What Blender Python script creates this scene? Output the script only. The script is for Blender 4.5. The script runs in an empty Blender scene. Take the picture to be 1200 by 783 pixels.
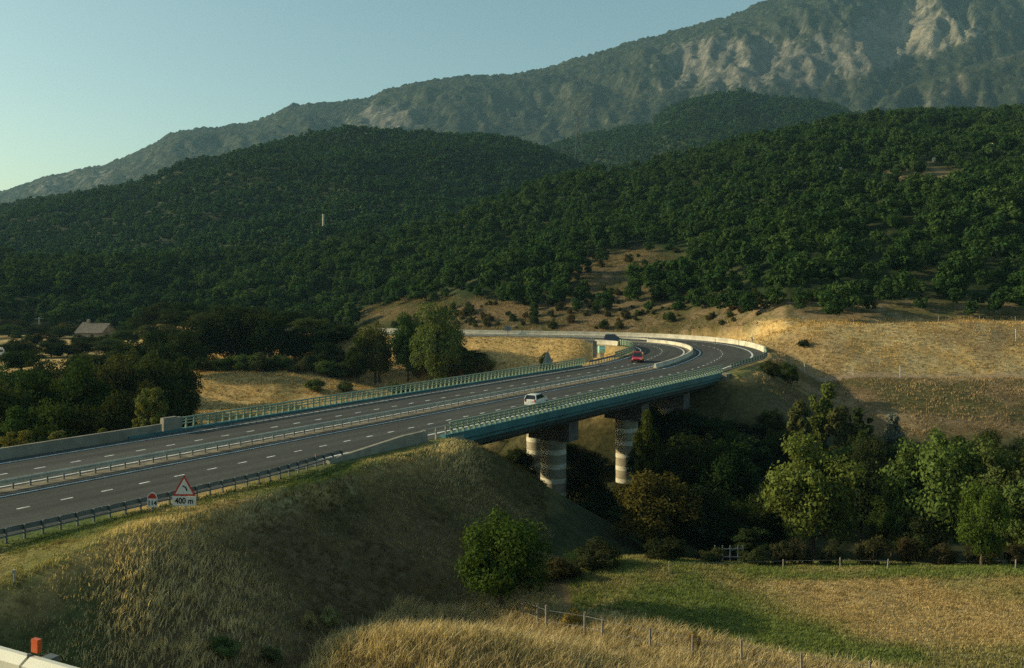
import bpy, math, random
import numpy as np
R = math.radians
random.seed(7)
RNG = np.random.default_rng(11)
S = bpy.context.scene
COL = S.collection
F, CX, HY, CAMZ = 1100.0, 600.0, 320.0, 15.0      # focal length, principal column, horizon row, eye height

# ------------------------------------------------------------------ noise
def _hash(ix, iy, seed):
    h = (ix.astype(np.int64) * 374761393 + iy.astype(np.int64) * 668265263 + seed * 974634777) & 0x7fffffff
    h = ((h ^ (h >> 13)) * 1274126177) & 0x7fffffff
    h = (h ^ (h >> 16)) & 0xffff
    return h / 65535.0
def vnoise(x, y, seed=0):
    x = np.asarray(x, float); y = np.asarray(y, float)
    ix = np.floor(x); iy = np.floor(y); fx = x - ix; fy = y - iy
    fx = fx * fx * (3 - 2 * fx); fy = fy * fy * (3 - 2 * fy)
    a = _hash(ix, iy, seed); b = _hash(ix + 1, iy, seed); c = _hash(ix, iy + 1, seed); d = _hash(ix + 1, iy + 1, seed)
    return (a + (b - a) * fx) * (1 - fy) + (c + (d - c) * fx) * fy
def fbm(x, y, scale, octv=4, seed=0, gain=.5):
    x = np.asarray(x, float) / scale; y = np.asarray(y, float) / scale
    t = 0; a = 1; n = 0
    for i in range(octv):
        t = t + a * vnoise(x, y, seed + i * 17); n += a; a *= gain; x = x * 2.03 + 13.1; y = y * 2.03 + 7.7
    return t / n            # 0..1
def sstep(a, b, x):
    t = np.clip((np.asarray(x, float) - a) / (b - a), 0, 1); return t * t * (3 - 2 * t)

# ------------------------------------------------------------------ helpers
def tag(o, label=None, cat=None, group=None, kind=None):
    if label: o['label'] = label
    if cat: o['category'] = cat
    if group: o['group'] = group
    if kind: o['kind'] = kind
    return o
def link(o, parent=None):
    COL.objects.link(o)
    if parent is not None: o.parent = parent
    return o
def empty(name, loc=(0, 0, 0), rz=0.0, label=None, cat=None, group=None):
    o = bpy.data.objects.new(name, None); o.empty_display_size = .5
    o.location = loc; o.rotation_euler = (0, 0, rz); COL.objects.link(o)
    return tag(o, label, cat, group)
def copy_tree(o, parent=None):
    c = o.copy(); COL.objects.link(c)
    if parent is not None: c.parent = parent
    for ch in list(o.children): copy_tree(ch, c)
    return c
def fast_mesh(name, V, Fc, mats=(), midx=None, smooth=False, col=None):
    V = np.asarray(V, np.float32); Fc = np.asarray(Fc, np.int32); k = Fc.shape[1]
    me = bpy.data.meshes.new(name)
    me.vertices.add(len(V)); me.vertices.foreach_set('co', V.ravel())
    me.loops.add(Fc.size); me.loops.foreach_set('vertex_index', Fc.ravel())
    me.polygons.add(len(Fc)); me.polygons.foreach_set('loop_start', np.arange(0, Fc.size, k, dtype=np.int32))
    me.polygons.foreach_set('loop_total', np.full(len(Fc), k, np.int32))
    if midx is not None: me.polygons.foreach_set('material_index', np.asarray(midx, np.int32))
    if smooth: me.polygons.foreach_set('use_smooth', np.ones(len(Fc), bool))
    for m in mats: me.materials.append(m)
    if col is not None:
        a = me.attributes.new('Col', 'FLOAT_COLOR', 'POINT')
        c = np.ones((len(V), 4), np.float32); c[:, :3] = col; a.data.foreach_set('color', c.ravel())
    me.update(calc_edges=True); me.validate()
    return me
class MB:
    """collects shapes for one mesh"""
    def __init__(s): s.v = []; s.f = []
    def add(s, vs, fs):
        b = len(s.v); s.v += [tuple(map(float, p)) for p in vs]; s.f += [tuple(i + b for i in f) for f in fs]; return s
    def box(s, c, size, rz=0.0):
        x, y, z = (k / 2 for k in size); ca, sa = math.cos(rz), math.sin(rz)
        vs = [(c[0] + X * ca - Y * sa, c[1] + X * sa + Y * ca, c[2] + Z) for X in (-x, x) for Y in (-y, y) for Z in (-z, z)]
        return s.add(vs, [(0, 1, 3, 2), (4, 6, 7, 5), (0, 4, 5, 1), (2, 3, 7, 6), (0, 2, 6, 4), (1, 5, 7, 3)])
    def tube(s, pts, rad, n=8, cap=True):
        pts = [np.array(p, float) for p in pts]
        if not hasattr(rad, '__len__'): rad = [rad] * len(pts)
        b0 = len(s.v); vs = []
        for i, p in enumerate(pts):
            t = pts[min(i + 1, len(pts) - 1)] - pts[max(i - 1, 0)]; t /= (np.linalg.norm(t) + 1e-9)
            u = np.cross(t, (0, 0, 1) if abs(t[2]) < .9 else (1, 0, 0)); u /= np.linalg.norm(u); w = np.cross(t, u)
            for k in range(n):
                a = 2 * math.pi * k / n; vs.append(p + rad[i] * (math.cos(a) * u + math.sin(a) * w))
        fs = []
        for i in range(len(pts) - 1):
            for k in range(n):
                a = i * n + k; b = i * n + (k + 1) % n; fs.append((a, b, b + n, a + n))
        if cap:
            fs.append(tuple(range(n - 1, -1, -1))); fs.append(tuple((len(pts) - 1) * n + k for k in range(n)))
        return s.add(vs, fs)
    def prism(s, poly, axis0, axis1, o, d):
        """polygon (2D) in axes axis0/axis1 at origin o, extruded along d"""
        o, d, a0, a1 = (np.array(k, float) for k in (o, d, axis0, axis1)); n = len(poly)
        v0 = [o + p[0] * a0 + p[1] * a1 for p in poly]; v1 = [p + d for p in v0]
        return s.add(v0 + v1, [tuple(range(n - 1, -1, -1)), tuple(range(n, 2 * n))] + [(i, (i + 1) % n, n + (i + 1) % n, n + i) for i in range(n)])
    def build(s, name, mat, parent=None, smooth=False, loc=None):
        me = bpy.data.meshes.new(name); me.from_pydata(s.v, [], s.f); me.materials.append(mat)
        import bmesh
        bm = bmesh.new(); bm.from_mesh(me); bmesh.ops.recalc_face_normals(bm, faces=bm.faces); bm.to_mesh(me); bm.free()
        if smooth:
            for p in me.polygons: p.use_smooth = True
            try: me.set_sharp_from_angle(angle=R(40))
            except Exception: pass
        o = bpy.data.objects.new(name, me); link(o, parent)
        if loc is not None: o.location = loc
        return o

# ------------------------------------------------------------------ materials
def new_mat(name):
    m = bpy.data.materials.new(name); m.use_nodes = True; nt = m.node_tree
    return m, nt, nt.nodes, nt.links, nt.nodes['Principled BSDF']
def plain(name, c, rough=.6, metal=0.0, var=.12, scale=3.0, bump=0.0, spec=.3, dirt=None):
    m, nt, N, L, P = new_mat(name)
    tc = N.new('ShaderNodeTexCoord'); nz = N.new('ShaderNodeTexNoise'); nz.inputs['Scale'].default_value = scale; nz.inputs['Detail'].default_value = 6
    L.new(tc.outputs['Object'], nz.inputs['Vector'])
    rp = N.new('ShaderNodeValToRGB'); L.new(nz.outputs['Fac'], rp.inputs['Fac'])
    lo = dirt if dirt else tuple(k * (1 - var) for k in c); hi = tuple(min(1, k * (1 + var)) for k in c)
    rp.color_ramp.elements[0].position = .35; rp.color_ramp.elements[1].position = .65
    rp.color_ramp.elements[0].color = (*lo, 1); rp.color_ramp.elements[1].color = (*hi, 1)
    L.new(rp.outputs['Color'], P.inputs['Base Color'])
    P.inputs['Roughness'].default_value = rough; P.inputs['Metallic'].default_value = metal; P.inputs['Specular IOR Level'].default_value = spec
    if bump:
        b = N.new('ShaderNodeBump'); b.inputs['Strength'].default_value = bump; b.inputs['Distance'].default_value = .05
        L.new(nz.outputs['Fac'], b.inputs['Height']); L.new(b.outputs['Normal'], P.inputs['Normal'])
    return m
def attr_mat(name, fine=1.2, strength=.45, bump=.4, dist=.15, rough=.95, fine2=None):
    m, nt, N, L, P = new_mat(name)
    at = N.new('ShaderNodeAttribute'); at.attribute_name = 'Col'
    g = N.new('ShaderNodeNewGeometry')
    nz = N.new('ShaderNodeTexNoise'); nz.inputs['Scale'].default_value = fine; nz.inputs['Detail'].default_value = 8; nz.inputs['Roughness'].default_value = .7
    L.new(g.outputs['Position'], nz.inputs['Vector'])
    mr = N.new('ShaderNodeMapRange'); mr.inputs['From Min'].default_value = .3; mr.inputs['From Max'].default_value = .7
    mr.inputs['To Min'].default_value = 1 - strength; mr.inputs['To Max'].default_value = 1 + strength
    L.new(nz.outputs['Fac'], mr.inputs['Value'])
    mx = N.new('ShaderNodeVectorMath'); mx.operation = 'SCALE'; L.new(at.outputs['Color'], mx.inputs[0]); L.new(mr.outputs['Result'], mx.inputs['Scale'])
    L.new(mx.outputs['Vector'], P.inputs['Base Color'])
    b = N.new('ShaderNodeBump'); b.inputs['Strength'].default_value = bump; b.inputs['Distance'].default_value = dist
    L.new(nz.outputs['Fac'], b.inputs['Height']); L.new(b.outputs['Normal'], P.inputs['Normal'])
    P.inputs['Roughness'].default_value = rough; P.inputs['Specular IOR Level'].default_value = .1
    return m
def leaf_mat(name, mode, dark=None, light=None, transl=.3):
    """mode 'object': tint from the object's colour; 'random': ramp between two greens per tree"""
    m = bpy.data.materials.new(name); m.use_nodes = True; nt = m.node_tree; N = nt.nodes; L = nt.links; N.clear()
    out = N.new('ShaderNodeOutputMaterial'); df = N.new('ShaderNodeBsdfDiffuse'); tr = N.new('ShaderNodeBsdfTranslucent'); mx = N.new('ShaderNodeMixShader')
    mx.inputs['Fac'].default_value = transl
    L.new(df.outputs[0], mx.inputs[1]); L.new(tr.outputs[0], mx.inputs[2]); L.new(mx.outputs[0], out.inputs['Surface'])
    oi = N.new('ShaderNodeObjectInfo'); g = N.new('ShaderNodeNewGeometry')
    if mode == 'object': base = oi.outputs['Color']
    elif mode == 'attr':
        at = N.new('ShaderNodeAttribute'); at.attribute_name = 'Col'; base = at.outputs['Color']
    else:
        rp = N.new('ShaderNodeValToRGB'); e = rp.color_ramp.elements
        e[0].color = (*dark, 1); e[1].color = (*light, 1)
        k = rp.color_ramp.elements.new(.86); k.color = tuple(.55 * a + .45 * b for a, b in zip(dark, light)) + (1,)
        L.new(oi.outputs['Random'], rp.inputs['Fac']); base = rp.outputs['Color']
    nz = N.new('ShaderNodeTexNoise'); nz.inputs['Scale'].default_value = 1.6 if mode != 'random' else .9; nz.inputs['Detail'].default_value = 3
    L.new(g.outputs['Position'], nz.inputs['Vector'])
    mr = N.new('ShaderNodeMapRange'); mr.inputs['From Min'].default_value = .3; mr.inputs['From Max'].default_value = .7; mr.inputs['To Min'].default_value = .65; mr.inputs['To Max'].default_value = 1.4
    L.new(nz.outputs['Fac'], mr.inputs['Value'])
    sc = N.new('ShaderNodeVectorMath'); sc.operation = 'SCALE'; L.new(base, sc.inputs[0]); L.new(mr.outputs['Result'], sc.inputs['Scale'])
    L.new(sc.outputs['Vector'], df.inputs['Color'])
    t2 = N.new('ShaderNodeVectorMath'); t2.operation = 'MULTIPLY'; t2.inputs[1].default_value = (1.25, 1.15, .5); L.new(sc.outputs['Vector'], t2.inputs[0]); L.new(t2.outputs['Vector'], tr.inputs['Color'])
    return m
M = dict(
    ground=attr_mat('earth_and_dry_grass', 1.3, .5, .6, .2),
    hill=attr_mat('hill_soil', .35, .4, .5, .5),
    mountain=attr_mat('mountain_rock_and_wood', .035, .55, 1.0, 9.0),
    asphalt=plain('asphalt', (.058, .066, .066), .85, var=.22, scale=.35, spec=.2),
    line=plain('road_paint', (.62, .64, .62), .7, var=.25, scale=1.5),
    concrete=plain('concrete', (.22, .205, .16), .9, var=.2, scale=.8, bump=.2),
    concrete_pale=plain('pale_concrete', (.50, .46, .36), .9, var=.18, scale=.6, bump=.2),  # cream concrete, paler by its own colour
    band=plain('white_painted_concrete', (.64, .60, .46), .9, var=.14, scale=1.0),
    pier=plain('grey_brown_concrete', (.33, .29, .20), .9, var=.2, scale=.9),
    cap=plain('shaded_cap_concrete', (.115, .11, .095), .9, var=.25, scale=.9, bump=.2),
    teal=plain('teal_paint', (.040, .135, .145), .5, var=.2, scale=.5),
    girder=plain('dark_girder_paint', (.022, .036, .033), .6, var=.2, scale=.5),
    green_rail=plain('pale_green_rail_paint', (.21, .28, .20), .5, var=.12, scale=.7),
    green_post=plain('green_post_paint', (.15, .22, .15), .5, var=.15, scale=.7),
    zinc=plain('galvanised_steel', (.46, .44, .36), .5, .35, var=.15, scale=1.2),
    rail_grey=plain('dull_rail_zinc', (.13, .145, .14), .6, .2, var=.2, scale=1.2),
    zinc_dark=plain('weathered_steel', (.12, .14, .14), .6, .2, var=.2, scale=1.2),
    cream=plain('cream_steel', (.62, .60, .50), .45, .1, var=.1, scale=2.0),
    red=plain('sign_red', (.55, .05, .03), .45, var=.08),
    white=plain('sign_white', (.72, .73, .70), .45, var=.05),
    black=plain('sign_black', (.015, .015, .017), .5, var=.1),
    signback=plain('sign_back_grey', (.20, .22, .23), .5, .3, var=.1),
    orange=plain('reflector_orange', (.45, .08, .02), .4, var=.1),
    tealpad=plain('turquoise_plastic', (.28, .52, .46), .5, var=.1),
    wood=plain('weathered_post_wood', (.25, .22, .17), .9, var=.3, scale=6, bump=.3),
    wire=plain('fence_wire', (.2, .2, .2), .5, .6),
    bark=plain('bark', (.09, .07, .05), .95, var=.3, scale=5, bump=.5),
    stonewall=plain('house_stone', (.27, .235, .17), .95, var=.2, scale=1.2, bump=.4),
    rooftile=plain('old_roof_tiles', (.12, .105, .085), .9, var=.25, scale=1.4, bump=.4),
    rock=plain('bare_boulder', (.48, .44, .36), .95, var=.25, scale=.8, bump=.5),
    tyre=plain('tyre_rubber', (.02, .02, .02), .85),
    rim=plain('alloy_rim', (.5, .5, .5), .35, .8),
    glass=plain('car_glass', (.015, .018, .02), .08, spec=.6, var=.02),
    lamp=plain('headlight_glass', (.75, .75, .72), .15, spec=.6),
    tail=plain('tail_light_red', (.35, .02, .02), .25),
    plate=plain('number_plate', (.6, .6, .55), .5),
    pole=plain('pale_concrete_pole', (.38, .36, .31), .9),
    pylon=plain('pylon_steel', (.06, .065, .065), .7, .3),
    leaf=leaf_mat('leaves', 'object'),
    wood_leaf=leaf_mat('forest_leaves', 'random', (.026, .058, .017), (.060, .102, .028), .3),
    far_leaf=leaf_mat('far_forest_leaves', 'random', (.028, .064, .022), (.052, .098, .033), .25),
    grass=leaf_mat('grass_blades', 'attr', transl=.3),
    median=plain('median_gravel_and_weeds', (.17, .145, .10), .95, var=.4, scale=.9, bump=.4),
)
def car_paint(name, c):
    m = plain(name, c, .3, var=.03); P = m.node_tree.nodes['Principled BSDF']; P.inputs['Coat Weight'].default_value = .6; P.inputs['Coat Roughness'].default_value = .08; return m

# ------------------------------------------------------------------ motorway centreline
def catmull(P, step=.5):
    P = np.array(P, float); out = []
    P = np.vstack([2 * P[0] - P[1], P, 2 * P[-1] - P[-2]])
    for i in range(1, len(P) - 2):
        n = max(2, int(np.linalg.norm(P[i + 1] - P[i]) / step))
        t = np.linspace(0, 1, n, endpoint=False)[:, None]
        a, b, c, d = P[i - 1], P[i], P[i + 1], P[i + 2]
        out.append(.5 * ((2 * b) + (c - a) * t + (2 * a - 5 * b + 4 * c - d) * t ** 2 + (3 * b - a - 3 * c + d) * t ** 3))
    out.append(P[-2][None]); return np.vstack(out)
_dir = np.array([.569, .822]); _dir /= np.linalg.norm(_dir)
_J = np.array([21.0, 145.3])
_pts = [_J - _dir * k for k in (170, 140, 110, 80, 60, 40, 20)] + [tuple(_J)] + [(26, 154.5), (30.2, 164.5), (33.6, 175), (35, 186), (33.6, 196), (28.6, 204.3), (19.5, 210), (5, 214), (-15, 219), (-42, 229), (-68, 248), (-86, 275), (-96, 305), (-100, 345)]
_c = catmull(_pts, .5)
for _ in range(60):
    _c[1:-1] = _c[1:-1] * .5 + (_c[:-2] + _c[2:]) * .25
_sl = np.concatenate([[0], np.cumsum(np.linalg.norm(np.diff(_c, axis=0), axis=1))])
SMAX = _sl[-1]
SA = np.arange(0, SMAX, 1.0)
CP = np.stack([np.interp(SA, _sl, _c[:, 0]), np.interp(SA, _sl, _c[:, 1])], 1)
CT = np.gradient(CP, axis=0); CT /= np.linalg.norm(CT, axis=1)[:, None]
S_J = 170.0
def cpos(s, off=0.0):
    x = np.interp(s, SA, CP[:, 0]); y = np.interp(s, SA, CP[:, 1]); tx = np.interp(s, SA, CT[:, 0]); ty = np.interp(s, SA, CT[:, 1])
    n = math.hypot(tx, ty); tx /= n; ty /= n
    return np.array([x + off * ty, y - off * tx]), np.array([tx, ty])
def s_at_px(px, off, s0=20, s1=SMAX - 2):
    """arc length where the line at this offset first crosses image column px"""
    prev = None
    for s in np.arange(s0, s1, .25):
        p, _ = cpos(s, off)
        if p[1] < 3: continue
        q = CX + F * p[0] / p[1] - px
        if prev is not None and prev * q <= 0: return s
        prev = q
    return s1
def wid(s): return 11.0 + 2.2 * sstep(178, 200, s) * (1 - .5 * sstep(270, 330, s))
SB0, SB1 = 98.0, 169.0       # bridge ends on the centreline
SKEW = .72

# ------------------------------------------------------------------ terrain
def ridge(px, pts):
    a = np.array(pts, float); return np.interp(px, a[:, 0], a[:, 1]), np.interp(px, a[:, 0], a[:, 2])
L1R = [(-500, 318, 480), (0, 312, 480), (200, 308, 480), (380, 303, 490), (450, 298, 500), (520, 270, 510), (560, 249, 515), (611, 231, 530), (651, 219, 545), (688, 210, 560), (734, 203, 575), (783, 193, 600), (826, 187, 605), (856, 178, 615), (899, 169, 620), (973, 155, 635), (1046, 146, 645), (1126, 141, 650), (1199, 134, 660), (1700, 90, 700)]
L1F = [(-500, -8, 340), (300, -8, 335), (400, -7, 300), (470, -5, 262), (540, -3.5, 250), (640, -.5, 246), (720, -.2, 236), (800, 1.5, 224), (870, 3.5, 205), (920, 4.6, 192), (1250, 5.2, 190), (1700, 6, 190)]
L2R = [(-600, 300, 1150), (-200, 280, 1150), (0, 249, 1120), (51, 237, 1115), (110, 229, 1110), (158, 219, 1105), (194, 205, 1100), (256, 190, 1095), (300, 176, 1090), (343, 164, 1085), (407, 154, 1080), (430, 157, 1080), (500, 161, 1080), (533, 163, 1080), (590, 168, 1080), (633, 180, 1090), (665, 192, 1095), (720, 212, 1100), (800, 240, 1120), (1000, 300, 1150), (1700, 320, 1150)]
L3R = [(-600, 320, 1700), (400, 240, 1700), (560, 192, 1700), (600, 185, 1700), (651, 174, 1690), (688, 162, 1690), (722, 154, 1680), (764, 149, 1670), (782, 130, 1650), (813, 119, 1640), (866, 113, 1640), (890, 119, 1640), (950, 122, 1640), (979, 128, 1645), (997, 136, 1650), (1040, 147, 1660), (1100, 162, 1700), (1300, 200, 1700), (1700, 260, 1750)]
L5R = [(-600, 330, 2600), (800, 205, 2600), (900, 168, 2600), (960, 140, 2600), (1050, 108, 2600), (1130, 82, 2600), (1200, 60, 2600), (1350, 16, 2600), (1700, -60, 2700)]
L4R = [(-700, 300, 3400), (-200, 262, 3450), (0, 226, 3450), (15, 222, 3450), (33, 216, 3450), (54, 206, 3450), (79, 203, 3450), (110, 195, 3450), (120, 195, 3450), (133, 189, 3450), (161, 179, 3450), (197, 159, 3450), (210, 153, 3450), (253, 149, 3450), (290, 145, 3450), (303, 140, 3450), (327, 130, 3450), (343, 122, 3450), (360, 122, 3450), (390, 120, 3450), (433, 116, 3450), (453, 105, 3450), (483, 97, 3450), (550, 88, 3450), (584, 89, 3450), (611, 85, 3470), (654, 77, 3480), (673, 70, 3480), (706, 61, 3480), (750, 47, 3500), (790, 36, 3500), (850, 20, 3500), (890, 4, 3500), (940, -14, 3520), (1000, -30, 3550), (1200, -60, 3600), (1700, -90, 3600)]
def layer(px, D, rid, foot=None, f0=None, p=1.0, back=.3):
    py, rd = ridge(px, rid); rz = CAMZ + (HY - py) * rd / F
    if foot is not None: fz, fd = ridge(px, foot)
    else: fz, fd = f0[0] + 0 * px, f0[1] + 0 * px
    t = (D - fd) / (rd - fd)
    z = np.where(t < 0, -500.0, fz + (rz - fz) * np.clip(t, 0, 1) ** p)
    return np.where(t > 1, rz - back * (D - rd), z), t, rd
def base_valley(x, y):
    z = -9.3 + 4.3 * sstep(165, 186, y + .04 * x) - 2.2 * sstep(215, 270, y)
    # near field, river bed, right-hand valley side
    fld = -7.0 - 4.6 * sstep(70, 92, y + .10 * x) 
    rz = np.where(y < 165, -11.6 + 8.1 * sstep(122, 166, y) , -3.5)
    rz = np.where(y > 168.5, -3.5 + 8.5 * np.clip((y - 168.5) / 18.0, 0, 1) ** .85, rz)
    right = np.where(y < 120, fld, rz)
    wr = sstep(28, 62, x - .02 * (y - 150))
    mid = np.where(y < 120, fld, -11.6 + 2.4 * sstep(120, 190, y))
    zz = mid * (1 - wr) + right * wr
    wl = sstep(-6, -34, x + (y - 90) * .12) * sstep(60, 90, y)
    return zz * (1 - wl) + z * wl
RAIL_P = np.array([-3.18, 5.83]); RAIL_D = np.array([.892, -.452]); RAIL_N = np.array([.452, .892])
def road_dist(x, y):
    """nearest arc length and signed offset (right positive)"""
    shp = np.shape(x); x = np.ravel(x); y = np.ravel(y)
    s = np.zeros(len(x)); d = np.full(len(x), 1e3)
    box = (x > -210) & (x < 120) & (y > -20) & (y < 330); idx = np.nonzero(box)[0]
    for k in range(0, len(idx), 20000):
        i = idx[k:k + 20000]
        dx = x[i, None] - CP[None, :, 0]; dy = y[i, None] - CP[None, :, 1]
        q = dx * dx + dy * dy; j = np.argmin(q, 1); r = np.arange(len(i))
        along = dx[r, j] * CT[j, 0] + dy[r, j] * CT[j, 1]
        lat = dx[r, j] * CT[j, 1] - dy[r, j] * CT[j, 0]
        s[i] = SA[j] + np.clip(along, -1, 1); d[i] = np.sign(lat + 1e-9) * np.sqrt(q[r, j])
        inside = (np.abs(along) < 1.0); d[i] = np.where(inside, lat, d[i])
    return s.reshape(shp), d.reshape(shp)
def H(x, y, full=False):
    x = np.asarray(x, float); y = np.asarray(y, float)
    z = base_valley(x, y)
    z = z + (fbm(x, y, 9, 3, 5) - .5) * .9 * sstep(40, 60, y)
    D = np.maximum(y, 5.0); px = CX + F * np.clip(x / D, -3, 3)
    l1, t1, r1 = layer(px, D, L1R, L1F, p=.92)
    l1 = l1 + np.where(t1 > 0, (fbm(x, y, 70, 4, 31) - .5) * 22 * sstep(0, .3, t1) * (1 - .6 * sstep(.8, 1, t1)), 0)
    l2, t2, r2 = layer(px, D, L2R, f0=(-8, 430), p=.95)
    l2 = l2 + np.where(t2 > 0, (fbm(x, y, 160, 4, 41) - .5) * 60 * sstep(0, .3, t2) * (1 - .75 * sstep(.75, 1, t2)), 0)
    l3, t3, r3 = layer(px, D, L3R, f0=(10, 900), p=.9)
    l3 = l3 + np.where(t3 > 0, (fbm(x, y, 200, 4, 51) - .5) * 80 * sstep(0, .3, t3) * (1 - .75 * sstep(.75, 1, t3)), 0)
    z = np.where(y > 150, np.maximum(np.maximum(z, l1), np.maximum(l2, l3)), z)
    s, d = road_dist(x, y)
    verge = np.where(d > 0, 2.0 + 5.2 * sstep(94, 62, s) , 1.6 + 3.5 * sstep(230, 245, s)) + 0.8
    w = np.where(d > 0, wid(s), 11.0) + verge
    sk = np.clip(d, -11, 11) * SKEW
    e0 = SB0 + sk; e1 = SB1 + .4 * sk
    gap = np.minimum(np.maximum(s - e0, 0), np.maximum(e1 - s, 0))
    gap = np.where((s > e0) & (s < e1), gap, 0)
    lat = np.maximum(np.abs(d) - w, 0)
    out = np.sqrt(gap ** 2 + lat ** 2)
    rough = (fbm(x, y, 7, 3, 77) - .5) * 1.3 * sstep(0, 4, out)
    top = np.where(np.abs(d) < np.where(d > 0, wid(s), 11.0) + .9, -.07, -.10 + (fbm(x, y, 5, 3, 8) - .45) * .55 * sstep(0.9, 2.6, np.abs(d) - np.where(d > 0, wid(s), 11.0)))
    top = top + 1.25 * sstep(-12.0, -13.2, d) * sstep(-17.5, -15.5, d) * sstep(236, 246, s) * (s < 330)
    emb = top - out / 1.62 + rough
    near = np.abs(d) < 60
    on_deck = gap > 0.2
    z = np.where(near, np.where(lat + gap <= 0, np.where(d > 900, z, np.minimum(np.maximum(z, emb), np.where(np.abs(d) < np.where(d > 0, w - 1.4, 11.8), top, 1e9))), np.maximum(z, emb)), z)
    # cut the ground away under the deck
    z = np.where(on_deck & (np.abs(d) < 14), np.minimum(z, np.maximum(emb, -40) - .6 * sstep(.2, 3, gap)), z)
    # slope below the upper road the photograph is taken from
    p = (x - RAIL_P[0]) * RAIL_N[0] + (y - RAIL_P[1]) * RAIL_N[1]
    hill = 11.85 - .85 * np.maximum(0, p - .9) + (fbm(x, y, 6, 3, 91) - .5) * .8 * sstep(1.5, 6, p)
    z = z + np.where(y < 75, 1.15 * np.exp(-(((x + 18.5) / 4.5) ** 2 + ((y - 50) / 6) ** 2)) + 2.8 * np.exp(-(((x + 4.5) / 9.5) ** 2 + ((y - 49) / 4.5) ** 2)), 0)
    z = np.maximum(z, np.where(p < 60, hill, -500))
    if full: return z, dict(s=s, d=d, out=out, t1=t1, l1=l1, l2=l2, l3=l3, p=p, hill=hill, px=px, gap=gap, lat=lat)
    return z
def Hs(x, y): return float(H(np.array([x]), np.array([y]))[0])
def at(px, D):
    x = (px - CX) / F * D; return np.array([x, D, Hs(x, D)])
def row(z, D): return HY - F * (z - CAMZ) / D
def zrow(py, D): return CAMZ + (HY - py) * D / F

C = lambda *k: np.array(k, float)
GOLD, STRAW, TAN, BROWN, OLIVE, GREEN, DARK, SOIL = C(.40, .27, .105), C(.46, .345, .165), C(.27, .195, .105), C(.135, .095, .05), C(.105, .098, .036), C(.055, .085, .022), C(.030, .034, .014), C(.19, .14, .09)
def mixc(a, b, t): return a * (1 - t[..., None]) + b * t[..., None]
def in_clearing(px, py, D):
    """bare slopes inside the wood, in hill coordinates"""
    n = fbm(px, py * 2.2, 40, 3, 61)
    a = sstep(1.2, .7, np.hypot((px - 735) / 92, (py - 323 + (px - 735) * .09) / 27) + (n - .5) * 1.1)
    b = sstep(1.15, .75, np.hypot((px - 1085) / 70, (py - 216 + (px - 1085) * .12) / 24) + (n - .5) * 1.6) * .8
    c = sstep(1.15, .75, np.hypot((px - 500) / 95, (py - 368) / 11) + (n - .5) * .8)
    d = sstep(1.2, .8, np.hypot((px - 35) / 75, (py - 402) / 13) + (n - .5) * .6)
    return np.maximum(np.maximum(a, b), np.maximum(c, d))
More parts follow.
